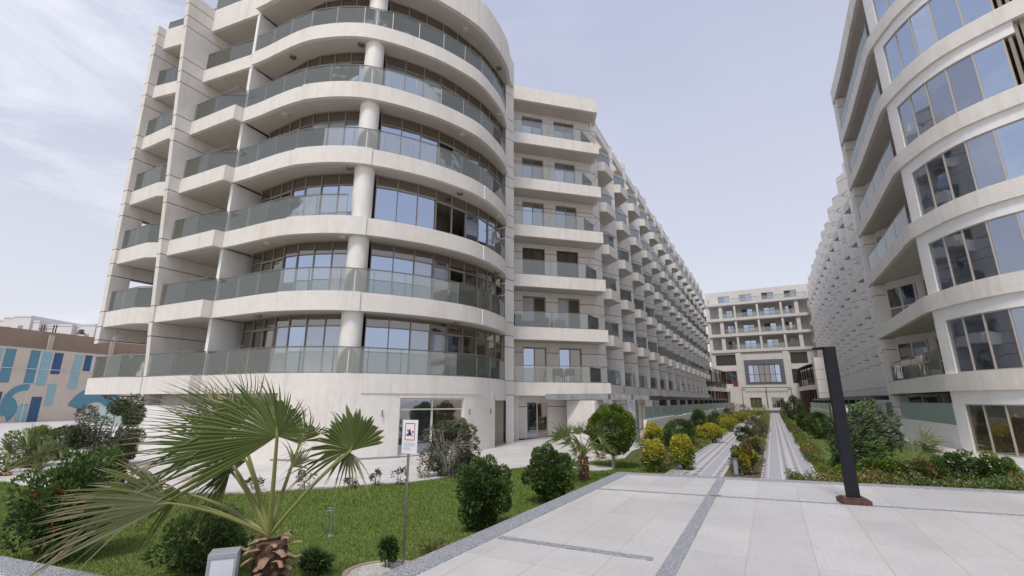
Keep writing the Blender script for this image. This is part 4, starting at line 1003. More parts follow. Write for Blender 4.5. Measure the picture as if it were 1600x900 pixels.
# ---- palms
def fan(parent,root,hub,axis,normal,Rf,a0,a1,nseg,wind,mats=('palm_leaf','palm_tip'),seed=0,split=.5,fold=.35,sag=.15,pet=.02,droop=(0,0,-1),name='frond',ragged=.15,bow=.12,broad=1.0):
    """a fan-shaped frond: petiole + pleated blade whose outer half splits into free strips"""
    rg=random.Random(seed); root=Vector(root); hub=Vector(hub); axis=Vector(axis).normalized(); normal=Vector(normal); normal=(normal-axis*normal.dot(axis)).normalized(); lat=axis.cross(normal)
    V=[];Fc=[];M=[]
    wind=Vector(wind); droop=Vector(droop)
    st=[0.0,.12,.3,split,split+(1-split)*.35,split+(1-split)*.7,1.0]
    dth=(a1-a0)/nseg
    for i in range(nseg):
        th=a0+dth*(i+.5); Rr=(Rf(th) if callable(Rf) else Rf)*rg.uniform(1-ragged,1.0)
        jit=rg.uniform(-.5,.5); dr_=rg.uniform(.3,1.0); k=len(V)
        broken=rg.random()<.2
        for j,q in enumerate(st):
            r=q*Rr
            w=math.tan(R(dth)*.5)*r if q<=split else math.tan(R(dth)*.5)*split*Rr*(1-((q-split)/(1-split))**1.4)*.95
            w=max(w*broad,.0006)
            tt=R(th+(jit*dth*.9 if q>split else 0)*(q-split)*2)
            dv=axis*math.cos(tt)+lat*math.sin(tt); sv=-axis*math.sin(tt)+lat*math.cos(tt)
            c=hub+dv*r+normal*(bow*Rr*q*q)+wind*(q**2.4)*Rr+droop*(sag*dr_*Rr*q**3)
            if broken and q>split: c+=(droop+wind*2)*(q-split)*.7*Rr
            pl=normal*w*fold*2.2
            V+= [c-sv*w,c+pl,c+sv*w]
        for j in range(len(st)-1):
            a=k+3*j
            mi=0 if j<5 else 1
            if j==4 and rg.random()<.35: mi=1
            Fc+=[(a,a+1,a+4,a+3),(a+1,a+2,a+5,a+4)]; M+=[mi,mi]
    mb=MB(); mb.v=[tuple(v) for v in V]; mb.f=Fc; mb.m=M
    f=build(name,mb,list(mats),parent)
    mid=root.lerp(hub,.5)+(hub-root).orthogonal().normalized()*0
    ctrl=mid+Vector((0,0,1))*(.10*(hub-root).length)
    pts=[root.lerp(ctrl,t).lerp(ctrl.lerp(hub,t),t) for t in (0,.2,.4,.6,.8,1)]
    m2=MB(); m2.tube(pts+[hub+axis*.10],[pet*1.5,pet*1.2,pet,pet*.9,pet*.8,pet*.7,pet*.3],6); build('petiole',m2,'petiole',f)
    return f
def palm(name,label,loc,th,tr,fans,group=None,boots=24,seed=1,fibre='palm_fibre'):
    t=thing(name,loc,label,'palm',group); rnd=random.Random(seed); loc=Vector(loc)
    mb=MB(); n=10; k=14; vs=[]
    for i in range(n+1):
        z=-.05+th*i/n; r0=tr*(1.15-.35*abs(i/n-.55))
        for j in range(k):
            a=2*math.pi*j/k+i*.22; r=r0*(1+.16*((j+i)%2)+rnd.uniform(-.06,.06)); vs.append(loc+Vector((math.cos(a)*r,math.sin(a)*r,z)))
    fs=[(i*k+j,i*k+(j+1)%k,(i+1)*k+(j+1)%k,(i+1)*k+j) for i in range(n) for j in range(k)]+[tuple(range(n*k,(n+1)*k))]
    mb.add(vs,fs); trunk=build('trunk',mb,fibre,t)
    # cut leaf bases, each a curved tapering stub
    bt=MB()
    for i in range(boots):
        a=i*2.4+rnd.uniform(-.3,.3); z=th*(.25+.8*i/boots); r=tr*1.0; L_=tr*rnd.uniform(.55,1.5); d=Vector((math.cos(a),math.sin(a),0)); s=Vector((-d.y,d.x,0)); w=tr*rnd.uniform(.26,.46)
        p=loc+d*r*.8+Vector((0,0,z)); up=rnd.uniform(-.15,.55); k0=len(bt.v); V=[]
        for q in (0,.4,.75,1):
            c=p+d*L_*q+Vector((0,0,L_*(up*q-.55*q*q*rnd.uniform(.4,1.2)))); ww=w*(1-.62*q); V+=[c-s*ww,c+Vector((0,0,tr*.12*(1-q*.6))),c+s*ww,c-Vector((0,0,tr*.10*(1-q)))]
        F_=[(4*j+a1,4*j+(a1+1)%4,4*j+4+(a1+1)%4,4*j+4+a1) for j in range(3) for a1 in range(4)]+[(12,13,14,15)]
        bt.add(V,F_)
    build('leaf_base',bt,'palm_boot',t)
    for i,f in enumerate(fans): fan(t,seed=seed*31+i,**f)
    return t
PY=4.95
def pp(x,y,dy=0): return atY(x,y,PY+dy)
base=pp(417,905); base.z=0.0; crown=pp(420,838)
G=[]
up=Vector((0,0,1)); tocam=Vector((.35,-1,.05)).normalized()
def Rmain(th):      # th>0 towards the viewer's left
    return .80 if th<-40 else (.82 if th<30 else .82+.45*min(1,(th-30)/60))
def F_(root,hub,axis,normal,Rf,a0,a1,n,wind,**k): G.append(dict(root=root,hub=hub,axis=axis,normal=normal,Rf=Rf,a0=a0,a1=a1,nseg=n,wind=wind,**k))
# front fan, facing the camera
F_(crown,pp(433,682,-.15),(-.22,.1,1),(.05,-1,.12),lambda th:.66+.50*max(0,min(1,(-th-15)/60)) if th<0 else .66-.28*min(1,th/80),-115,118,58,(-.10,.03,.02),fold=.55,split=.60,sag=.14,pet=.022,ragged=.14,broad=1.0)
# big left fan behind it
F_(crown,pp(345,700,.25),(-1,.1,.42),(-.1,-1,.5),1.02,-62,66,44,(-.14,.05,-.02),fold=.5,split=.42,sag=.22)
F_(crown,pp(372,668,.45),(-.75,.2,.75),(.2,-1,.4),.92,-55,70,40,(-.34,.0,.05),fold=.5,split=.40,sag=.16)
# low left fan, bleached, laid flat by the wind
F_(crown,pp(264,786,-.35),(-1,-.05,-.13),(.0,-.75,.7),lambda th:1.18-.25*abs(th-6)/50,-36,52,40,(-.03,-.03,.03),mats=('palm_pale','palm_tip'),fold=.75,split=.50,sag=.24,pet=.016,ragged=.28,broad=1.15)
F_(crown,pp(266,780,-.28),(-1,.05,-.02),(.0,-.8,.6),lambda th:1.12-.2*abs(th)/40,-26,34,20,(-.03,.0,.02),mats=('palm_leaf','palm_tip'),fold=.5,split=.55,sag=.16,pet=.014,ragged=.2,broad=1.2)
F_(crown,pp(285,770,.3),(-1,.2,-.45),(.1,-1,.4),.62,-45,45,22,(-.05,0,-.1),fold=.5,split=.4,sag=.3)
F_(crown,pp(360,735,.55),(-.8,.3,-.75),(.1,-1,.3),.62,-40,50,22,(-.1,0,-.15),fold=.5,split=.4,sag=.3)
F_(crown,pp(385,720,.5),(-.9,.3,.05),(.1,-1,.3),.75,-50,50,24,(-.2,0,.0),fold=.5,split=.4,sag=.2)
# right fan, torn
F_(crown,pp(548,705,.1),(.18,.1,1),(-.25,-1,.3),lambda th:.55-.1*abs(th)/70,-70,66,20,(-.02,.0,.02),fold=.5,split=.78,sag=.15,pet=.017,ragged=.22,broad=1.15)
F_(crown,pp(545,704,.12),(-.9,.1,.45),(-.2,-1,.3),.62,-60,60,16,(-.12,0,-.05),fold=.6,split=.4,sag=.5,pet=.012,mats=('palm_leaf','palm_tip'))
F_(crown,pp(545,706,.15),(.1,.1,-1),(-.2,-1,.2),.34,-60,70,12,(.05,0,-.05),fold=.7,split=.4,sag=.4,pet=.012,mats=('palm_pale','palm_tip'))
F_(crown,pp(470,690,.5),(.25,.4,1),(0,-1,.3),.55,-70,60,20,(-.45,0,.1),fold=.5,split=.4,sag=.3)
F_(crown,pp(455,730,.3),(.6,.4,.9),(0,-1,.3),.40,-50,60,14,(-.4,0,.1),fold=.5,split=.35,sag=.5,mats=('palm_pale','palm_tip'))
palm('fan_palm','windblown fan palm with broad green fans over the near lawn',base,crown.z,.132,G,boots=52,seed=4)
# ---- shrubs on the left lawn
bpx('shrub','tall grey-green shrub with open twiggy crown before the mural wall','shrub',108,738,612,150,11000,.10,.035,['leaf_grey','leaf_dark','leaf_grey'],prob=[.5,.3,.2],clumps=34,seed=1,stem_m='bark_pale',stems=14,shell=.5,cr=(.16,.28),wind=(.06,0,0))
RB='red-flowering shrubs by the left kerb'
def bloc(name,label,cat,x,y,z,rx,ry,h,n,ll,lw,mats,**k): return bush(name,label,cat,Vector((x,y,z)),rx,ry,h,n,ll,lw,mats,**k)
bpx('hibiscus_shrub','dense dark green shrub with red flowers at the left edge, nearest the kerb','shrub',30,893,712,170,9000,.062,.034,['leaf_dark','leaf_green','leaf_dark'],prob=[.5,.3,.2],clumps=40,seed=2,flowers=('flower_red',60,.06),tip=('leaf_green',.75),group=RB)
bpx('hibiscus_shrub','red-flowered shrub sprawling below the grey-green shrub, beside the bleached palm frond','shrub',105,812,705,130,6000,.066,.036,['leaf_dark','leaf_green'],clumps=30,seed=3,flowers=('flower_red',40,.06),tip=('leaf_green',.8),group=RB)
bpx('hibiscus_shrub','small bright green shrub with red tips just under the grey-green shrub trunk','shrub',138,752,700,55,1800,.08,.045,['leaf_green','leaf_dark'],clumps=14,seed=4,flowers=('flower_red',16,.07),group=RB)
bpx('low_shrub','very dark low shrub under the bleached palm frond','shrub',262,915,806,180,7500,.045,.024,['leaf_dark','leaf_dark','leaf_green'],clumps=34,seed=5)
bpx('low_shrub','small reddish brown shrub on a bare stem beside the palm trunk','shrub',322,880,806,56,1300,.04,.02,['leaf_orange','leaf_dry','leaf_dark'],clumps=12,seed=6,cr=(.2,.3),lift=.12)
bpx('low_shrub','ragged dark plant right of the palm trunk','shrub',478,905,870,60,900,.10,.018,['leaf_dark','leaf_green'],clumps=10,seed=7)
PL='small fan palms around the lawns'
def spalm(label,x,yb,yt,scale,seed,lean=(-.5,0,.1),dry=False,nf=9,trunk=True):
    p,s=px_m(x,yb); zt=atY(x,yt,p.y).z; th=zt*.42 if trunk else .12; c=p+Vector((0,0,th)); g=[]; rnd=random.Random(seed)
    for i in range(nf):
        a=i*2.4+rnd.uniform(-.3,.3); el=rnd.uniform(.1,1.1); d=Vector((math.cos(a)*math.cos(el),math.sin(a)*math.cos(el),math.sin(el))); L_=(zt-th)*rnd.uniform(.4,.65)
        hub=c+d*L_*scale; ax=(d+Vector(lean)+Vector((0,0,-.25 if el<.5 else .1))).normalized()
        g.append(dict(root=c,hub=hub,axis=ax,normal=Vector((rnd.uniform(-.3,.3),-1,.5)),Rf=L_*rnd.uniform(.8,1.15)*scale,a0=-60,a1=60,nseg=16,wind=Vector(lean)*.35,fold=.4,split=.4,sag=.3,pet=.014,mats=('palm_pale' if (dry and i%3==0) else 'palm_leaf','palm_tip')))
    return palm('small_fan_palm',label,p,th,max(.07,zt*.075),g,group=PL,boots=22,seed=seed)
spalm('small palm with a reddish shaggy trunk beside the round bush and the long kerb',912,752,652,1.15,21,nf=11)
spalm('low half-dry fan palm behind the trunk of the round topiary tree',942,718,672,1.0,22,dry=True,nf=8,trunk=False)
spalm('small spiky palm at the far left edge before the mural',4,745,655,.9,23,lean=(-.2,0,.1),nf=9,trunk=False)
spalm('low spreading palm below the left grey-green shrub',60,742,692,1.0,24,lean=(-.3,0,0),dry=True,nf=7,trunk=False)
spalm('low spiky palm right of the windblown bush, before the right tower',1432,726,676,1.25,25,lean=(.5,0,.2),dry=True,nf=9,trunk=False)
bpx('shrub','half-bare grey-brown shrub in front of the ground floor glass door','shrub',697,752,652,122,6500,.085,.030,['leaf_grey','leaf_dry','leaf_dark'],prob=[.42,.3,.28],clumps=40,seed=8,stem_m='bark_pale',stems=18,shell=.5,cr=(.14,.26),wind=(.12,0,0))
bpx('shrub','leafy green shrub by the long kerb, left of two','shrub',752,836,710,112,13000,.055,.030,['leaf_green','leaf_dark','leaf_green'],prob=[.4,.4,.2],clumps=46,cr=(.13,.27),seed=9,group='green shrubs along the long kerb',tip=('leaf_lime',.98))
bpx('shrub','dense round green shrub by the long kerb next to the small shaggy palm','shrub',866,793,697,112,13000,.055,.030,['leaf_green','leaf_dark','leaf_green'],prob=[.4,.35,.25],clumps=46,cr=(.13,.27),seed=10,group='green shrubs along the long kerb',flowers=('leaf_orange',12,.07))
bpx('topiary_tree','round clipped topiary tree on a pale bare trunk','tree',964,736,634,88,26000,.06,.032,['leaf_green','leaf_dark','leaf_lime'],prob=[.5,.2,.3],clumps=150,seed=11,trunk=(.055,.55),stem_m='bark_pale',lift=.42,shell=.8,cr=(.17,.23),tip=('leaf_lime',.85),crown='crown')
for i,(x,yb,yt,wp) in enumerate([(545,765,742,30),(585,760,735,24),(622,760,732,30),(470,768,738,46),(390,770,745,40),(225,772,748,44),(660,750,722,28)]):
    bpx('flower_plant',['tiny sparse plant at the lawn edge, left of the pair before the white wall','tiny twiggy plant at the lawn edge behind the sign','small leggy plant just left of the sign pole at the lawn edge','low dark plant at the lawn edge behind the palm, under its right frond','low green plant at the lawn edge behind the palm stalks','small reddish plants at the lawn edge behind the bleached frond','small thin plant under the half-bare shrub'][i],'plant',x,yb,yt,wp,260,.06,.024,['leaf_grey','leaf_green','leaf_orange'],clumps=8,seed=40+i,cr=(.2,.35),group='small plants along the lawn edge')
bpx('seedling','dark leafy seedling in the concrete ring by the sign pole','plant',602,893,838,34,700,.05,.026,['leaf_dark','leaf_green'],clumps=9,seed=50,cr=(.25,.4),lift=.06)
for i,(x,yb,yt,wp,lab) in enumerate([(10,735,686,90,'pale green low bush at the far left edge under the mural'),(60,722,690,70,'dusty green low bush between the far left bush and the grey-green shrub'),(168,728,700,50,'low green bush right of the grey-green shrub by the white garden wall'),(20,706,668,80,'rounded bush at the foot of the mural at the far left'),(75,702,672,56,'small bush at the foot of the mural under the navy bar'),(128,704,676,50,'small bush at the mural foot just left of the frosted panes')]):
    bpx('low_bush',lab,'bush',x,yb,yt,wp,2600,.10,.04,['leaf_green','leaf_grey','leaf_lime'],clumps=20,seed=55+i,group='low bushes before the mural')
# ---- planting along the left path
YS='yellow-tipped shrubs beside the left path'
for i,(x,yb,yt,wp,lab,m,tp) in enumerate([
 (1034,742,686,62,'golden shrub nearest the terrace on the left of the path',['leaf_green','leaf_lime','leaf_orange'],'leaf_yellow'),
 (1080,738,678,64,'golden shrub with upright yellow shoots, second from the terrace',['leaf_green','leaf_lime'],'leaf_yellow'),
 (1032,712,660,58,'dark green shrub with a yellow top behind the golden shrub nearest the terrace',['leaf_dark','leaf_green'],'leaf_yellow'),
 (1116,694,662,60,'wide low golden shrub below the cone-shaped bushes',['leaf_green','leaf_orange','leaf_lime'],'leaf_yellow'),
 (1148,676,648,44,'bright yellow-green shrub further along the left path',['leaf_green','leaf_lime'],'leaf_yellow'),
 (1166,662,641,34,'small orange-tinted shrub at the far end of the left path',['leaf_orange','leaf_green'],'leaf_yellow')]):
    bpx('golden_shrub',lab,'shrub',x,yb,yt,wp,5000 if i<4 else 2500,.085,.032,m,clumps=26,seed=60+i,tip=(tp,.32),group=YS,shape='cone' if i<3 else 'round',wind=(-.05,0,.02))
CN='clipped dark green bushes beside the left path'
for i,(x,yb,yt,wp,lab) in enumerate([(1070,706,655,62,'largest and nearest clipped dark green mound on the left of the path'),(1101,684,640,46,'cone-shaped clipped bush with a yellowish tip behind the mound'),(1124,674,642,40,'second cone-shaped clipped bush along the left path'),(1142,664,638,30,'third and smallest cone-shaped bush along the left path'),(1160,654,630,44,'reddish dark bush at the far end of the left path')]):
    bpx('clipped_bush',lab,'bush',x,yb,yt,wp,7000 if i<2 else 3500,.075,.03,['leaf_dark','leaf_green'] if i<4 else ['leaf_dark','leaf_orange'],clumps=50,seed=70+i,shape='cone' if i in(1,2,3) else 'round',shell=.75,cr=(.18,.26),group=CN,tip=('leaf_lime',1.02) if i==1 else None)
def border(label,s0,s1,n,wd,h,cnt,mats,seed,name='border_planting',tip=None,ll=.07,flowers=None):
    rg=np.random.default_rng(seed); L_=s1-s0; nc=int(L_*5)
    cs=rg.uniform(s0,s1,nc); cn=n+rg.uniform(-wd,wd,nc); hh=h*rg.uniform(.45,1.15,nc)
    k=rg.integers(0,nc,cnt); d=unit(rg.normal(size=(cnt,3))); r=rg.uniform(.5,1,(cnt,1))
    p=np.stack([cs[k],cn[k],hh[k]*.5],1)+d*r*np.stack([np.full(cnt,.28),np.full(cnt,.24),hh[k]*.55],1)
    X=O.x+D.x*p[:,0]+Nn.x*p[:,1]; Y=O.y+D.y*p[:,0]+Nn.y*p[:,1]; P=np.stack([X,Y,p[:,2]],1); keep=P[:,2]>.02; P=P[keep]; k=k[keep]; d=d[keep]
    dr=unit(d+np.array([0,0,.6])+rg.normal(size=d.shape)*.3)
    V=leaf_quads(P,dr,ll,ll*.42,rg); mi=rg.integers(0,len(mats),nc)[k]; ms=list(mats)
    if tip: mi=np.where((P[:,2]/h+rg.normal(size=len(P))*.2)>tip[1],len(ms),mi); ms.append(tip[0])
    o=mesh_np(name,V,4,ms,mi); return tag(o,label,'ground cover',kind='stuff')
border('low red and green ground cover along the left edge of the left path',-11,60,4.75,.22,.34,30000,['leaf_green','leaf_orange','leaf_lime'],81,tip=('leaf_orange',1.0))
border('orange and green ground cover along the right edge of the right path',-12.5,60,8.95,.22,.27,42000,['leaf_green','leaf_orange','leaf_green','leaf_lime'],82,tip=('leaf_orange',.95))
border('mixed ground cover in the strip between the two paths',-10.8,60,6.9,.37,.32,46000,['leaf_green','leaf_grey','leaf_orange','leaf_lime'],83,tip=('leaf_yellow',1.0))
border('green ground cover filling the bed before the left fence',-6,58,3.2,.9,.42,34000,['leaf_green','leaf_dark','leaf_green','leaf_lime'],84)
MD='shrubs in the strip between the two paths'
for i,(x,yb,yt,wp,lab,m,tp) in enumerate([
 (1172,744,697,44,'orange and green shrub behind the nearest bollard light between the paths',['leaf_green','leaf_orange','leaf_yellow'],('leaf_orange',.7)),
 (1183,712,684,36,'pinkish orange shrub between the second and first bollard lights',['leaf_orange','leaf_dry','leaf_green'],None),
 (1172,692,668,34,'dark green plant with a drooping leaf beside the middle of the strip',['leaf_dark','leaf_dark'],None),
 (1190,686,652,40,'tall pale-tipped bush in the middle strip between the paths',['leaf_grey','leaf_green','leaf_dry'],('leaf_lime',.9)),
 (1193,664,640,34,'bright lime bush in the middle strip near the far end',['leaf_lime','leaf_green'],('leaf_yellow',.7)),
 (1191,650,629,26,'round clipped lime bush before the entrance steps',['leaf_lime','leaf_green'],None)]):
    bpx('median_shrub',lab,'shrub',x,yb,yt,wp,3200,.075,.03,m,clumps=22,seed=90+i,tip=tp,group=MD)
# ---- right lawn
CR_='clipped round bushes on the right lawn'
for i,(x,yb,yt,wp,lab) in enumerate([(1268,675,644,32,'round clipped green bush on the right lawn, left of three'),(1291,687,645,42,'egg-shaped clipped bush on the right lawn, middle of three'),(1316,684,650,40,'round clipped bush partly hidden by the black post'),]):
    bpx('clipped_bush',lab,'bush',x,yb,yt,wp,6500,.085,.035,['leaf_green','leaf_dark','leaf_green'],clumps=55,seed=100+i,shell=.8,cr=(.16,.24),group=CR_)
bpx('conifer_bush','tall dark upright bush with a rusty left side at the far right lawn','bush',1250,658,619,36,5200,.12,.04,['leaf_dark','leaf_green','leaf_dark'],clumps=40,seed=110,shell=.6,cr=(.2,.3))
bpx('conifer_bush','loose rusty brown bush left of the tall dark upright bush','bush',1236,655,626,22,1800,.12,.04,['leaf_orange','leaf_dark'],clumps=18,seed=111)
bpx('shrub','large windblown grey-green bush leaning right behind the black post','shrub',1378,752,634,128,13000,.12,.028,['leaf_grey','leaf_dark','leaf_green'],prob=[.4,.35,.25],clumps=46,seed=112,wind=(.42,.1,.06),shell=.45,cr=(.18,.30),stems=12)
bpx('shrub','low dark green bush at the foot of the windblown bush','shrub',1358,750,700,80,5000,.07,.035,['leaf_dark','leaf_green'],clumps=26,seed=113)
RH='flowering shrubs behind the right kerb'
for i,(x,yb,yt,wp,lab,m,fl) in enumerate([
 (1345,764,728,62,'bright lime shrub just right of the black post foot',['leaf_lime','leaf_green'],None),
 (1400,768,715,84,'green shrub dotted with yellow-orange flowers right of the black post',['leaf_green','leaf_lime','leaf_dark'],('flower_yellow',22,.05)),
 (1456,770,722,74,'mixed green shrub between the yellow flowers and the white flowers',['leaf_green','leaf_orange','leaf_dark'],None),
 (1520,772,708,90,'tall green shrub with small white flowers before the right tower glass',['leaf_green','leaf_dark','leaf_green'],('flower_white',34,.05)),
 (1588,776,712,80,'green shrub with white flowers at the right edge of the picture',['leaf_green','leaf_dark','leaf_lime'],('flower_white',26,.05))]):
    bpx('flowering_shrub',lab,'shrub',x,yb,yt,wp,5200,.062,.034,m,clumps=30,seed=120+i,flowers=fl,group=RH,tip=('leaf_lime',.95),depth=.6)
rgx=np.random.default_rng(5)
o=border('rusty green ground cover under the right kerb shrubs',0,1,0,.2,.3,10,['leaf_green'],130); bpy.data.objects.remove(o)
def kerb_cover():
    rg=np.random.default_rng(131); n=26000; u=rg.uniform(3.6,11,n); v=rg.uniform(.05,1.1,n)**1.2
    hh=.18+.16*np.sin(u*5.1)*np.sin(u*2.3+v*3)+.12*rg.random(n)
    X=CR.x+CE.x*u-inE.x*v; Y=CR.y+CE.y*u-inE.y*v; P=np.stack([X,Y,np.maximum(.02,hh*rg.random(n)+.25)],1)
    d=unit(rg.normal(size=(n,3))+np.array([0,0,.7])); V=leaf_quads(P,d,.06,.026,rg); mi=((np.sin(u*1.7)>.2)*1+(rg.random(n)<.25)*1).astype(int)
    return tag(mesh_np('border_planting',V,4,['leaf_green','leaf_orange','leaf_lime'],mi),'rusty and green low planting behind the right granite kerb','ground cover',kind='stuff')
kerb_cover()
# ---- grass blades
def inpoly(P,poly):
    x,y=P[:,0],P[:,1]; c=np.zeros(len(P),bool); n=len(poly)
    for i in range(n):
        x0,y0=poly[i]; x1,y1=poly[(i+1)%n]
        if y0==y1: continue
        c^=((y0>y)!=(y1>y))&(x<(x1-x0)*(y-y0)/(y1-y0)+x0)
    return c
def grass(poly,n,h,seed,label):
    rg=np.random.default_rng(seed); poly=[(float(p[0]),float(p[1])) for p in poly]; xs=[p[0] for p in poly]; ys=[p[1] for p in poly]
    # denser near the viewer
    m=n*3; y0=max(min(ys),3.5); y1=max(ys); u=rg.random(m); Y=y0*(y1/y0)**u; X=rg.uniform(min(xs),max(xs),m); P=np.stack([X,Y],1)
    keep=inpoly(P,poly)&(np.abs(X)<Y*1.12); P=P[keep][:n]; k=len(P)
    sc=(P[:,1:2]/y0)**.55; patch=.7+.5*np.sin(P[:,0:1]*1.9+1.3*np.sin(P[:,1:2]*1.1))*np.sin(P[:,1:2]*2.3)
    H=h*sc*rg.uniform(.5,1.2,(k,1))*(.8+.35*patch); Wd=.0045*sc**1.6
    a=rg.uniform(0,6.28,(k,1)); side=np.concatenate([np.cos(a),np.sin(a),0*a],1)*Wd; base=np.concatenate([P,np.zeros((k,1))-.002],1)
    tipd=np.concatenate([rg.normal(size=(k,2))*.45-np.array([[.25,0]]),np.ones((k,1))],1)
    V=np.stack([base-side,base+side,base+unit(tipd)*H],1).reshape(-1,3)
    return tag(mesh_np('grass',V,3,['grass']),label,'grass',kind='stuff')
lp=[(-18,3.2),(-1.2,3.2),(2.3,11.2),(5.3,13.6),(4.0,17.5),(.8,15.6),(-2.5,12.55),(-5.9,11.1),(-10,11.0),(-13,12.6),(-18,13.4)]
grass(lp,190000,.026,141,'short mown grass of the left lawn between kerb and patio')
grass([W(-16,9.3),W(-13,15),W(-2,13),W(40,12.4),W(40,9.3)],60000,.045,142,'short mown grass of the right lawn beside the right path')
grass([W(-14,1.0),W(-14,4.2),W(-5,3.4),W(-6,1.0)],20000,.04,143,'patch of grass around the trunk of the topiary tree')
# ================================================================== FURNITURE OF THE GARDEN
# no-swimming notice on a pole
sp=at(629,890,0); t=thing('notice_sign',sp,'white notice board with a red-framed swimmer symbol on a grey pole','sign')
s=(sp.y*math.cos(TH)+(-CZ)*math.sin(TH))/F
cb=atY(641,682,sp.y); 
mb=MB(); mb.tube([sp+Vector((0,0,-.1)),(sp.x,sp.y,atY(636,690,sp.y).z)],.017,8); mb.prism([(sp.x-.03,sp.y+.012),(sp.x+.03,sp.y+.012),(sp.x+.03,sp.y+.022),(sp.x-.03,sp.y+.022)],cb.z-.12,cb.z+.12); build('pole',mb,'metal',t)
ay=R(-22); ex=Vector((math.cos(ay),math.sin(ay),0)); ey=Vector((math.sin(ay),-math.cos(ay),0))
bw,bh=.118,.212; bc=Vector((cb.x+.0,sp.y-.025,cb.z))
def sgn_(u,v,o): return bc+ex*u+Vector((0,0,v))+ey*o
def plate(mb,pts,o0,o1,m=0):
    n=len(pts); vs=[sgn_(u,v,o) for o in (o0,o1) for (u,v) in pts]
    mb.add(vs,[tuple(range(n,2*n)),tuple(range(n-1,-1,-1))]+[(i,(i+1)%n,n+(i+1)%n,n+i) for i in range(n)],m)
def rect(u0,v0,u1,v1): return [(u0,v0),(u1,v0),(u1,v1),(u0,v1)]
mb=MB(); plate(mb,rect(-bw,-bh,bw,bh),-.006,.002); o=build('board',mb,'sign_white',t)
mb=MB(); r0=(-.078,-.045,.078,.172); w_=.009
for q in (rect(r0[0],r0[1],r0[2],r0[1]+w_),rect(r0[0],r0[3]-w_,r0[2],r0[3]),rect(r0[0],r0[1]+w_,r0[0]+w_,r0[3]-w_),rect(r0[2]-w_,r0[1]+w_,r0[2],r0[3]-w_)): plate(mb,q,.002,.0045)
build('red_border',mb,'sign_red',o)
mb=MB()
plate(mb,[(-.058,.018),(-.022,.050),(-.012,.070),(-.045,.088),(-.050,.080),(-.026,.064),(-.012,.098),(.004,.092),(.018,.052),(.034,.024)],.0025,.005)
plate(mb,[(.046+.0115*math.cos(R(a)),.062+.0145*math.sin(R(a))) for a in range(0,360,30)],.0025,.005)
wv=[(-.064+.0135*i,.016+.004*math.sin(i*1.6)) for i in range(10)]; plate(mb,wv+[(u,v-.005) for u,v in wv[::-1]],.0025,.005)
build('swimmer_symbol',mb,'sign_ink',o)
mb=MB(); rnd=random.Random(2)
for i in range(6):
    v=-.085-.017*i; u=-.088; e=.07 if i<3 else rnd.uniform(-.03,.05)
    while u<e: l=rnd.uniform(.010,.026); plate(mb,rect(u,v,min(u+l,.09),v+.0075),.002,.003); u+=l+.005
build('small_print',mb,'sign_text',o)
# black post with brown foot
pb=at(1342,789,TZ); t=thing('square_post',pb,'tall black square metal post on a rusty brown foot at the terrace edge','post')
def lbox(mb,c,ax,hx,hy,z0,z1):
    ax=Vector(ax).normalized(); ay_=Vector((-ax.y,ax.x)); c=Vector(c[:2]); mb.prism([c-ax*hx-ay_*hy,c+ax*hx-ay_*hy,c+ax*hx+ay_*hy,c-ax*hx+ay_*hy],z0,z1)
pa=Vector((.948,-.318)); pq=Vector((.318,.948)); ctr=pb.xy+Vector((.0,.10))
ztop=atY(1311,541,pb.y).z
mb=MB(); lbox(mb,ctr,pa,.085,.062,TZ+.09,ztop); bevel(build('shaft',mb,'black_paint',t),.006)
mb=MB(); lbox(mb,ctr,pa,.20,.16,TZ+.005,TZ+.075); lbox(mb,ctr,pa,.17,.13,TZ+.0745,TZ+.095); bevel(build('foot',mb,'rust',t),.008)
for sx in (-1,1):
    for sy in (-1,1): mb=MB(); q_=ctr+pa*(.14*sx)+pq*(.10*sy); mb.cyl(q_.x,q_.y,TZ+.094,TZ+.108,.012,6); build('bolt',mb,'metal',t)
mb=MB(); c2=ctr-pa*.12+Vector((-.02,.42)); lbox(mb,ctr+Vector((-.05,.13)),Vector((-.35,1)),.10,.075,ztop-.03,ztop+.004); build('arm',mb,'black_paint',t)
# framed panel on glass-like poles behind it
q=at(1318,742,0.0); q.z=0; t=thing('panel_sign',q,'small tan panel in a dark frame on grey poles behind the black post','sign')
zt=atY(1305,632,q.y).z; zb=atY(1305,661,q.y).z; xl=atY(1296,640,q.y).x; xr=atY(1314,640,q.y).x
mb=MB(); 
for x in (xr-.02,xr+.09): mb.tube([(x,q.y,0),(x-.0,q.y,zt)],.02,6)
build('pole',mb,'metal',t)
mb=MB(); mb.box(xl,xr,q.y-.03,q.y,zb,zt); b_=build('frame',mb,'metal_dark',t)
mb=MB(); mb.box(xl+.03,xr-.03,q.y-.036,q.y-.031,zb+.03,zt-.03); build('panel',mb,'sign_tan',b_)
mb=MB(); mb.box(xr+.02,xr+.20,q.y-.02,q.y+.01,zb,zt-.02); build('side_panel',mb,'sign_white',t)
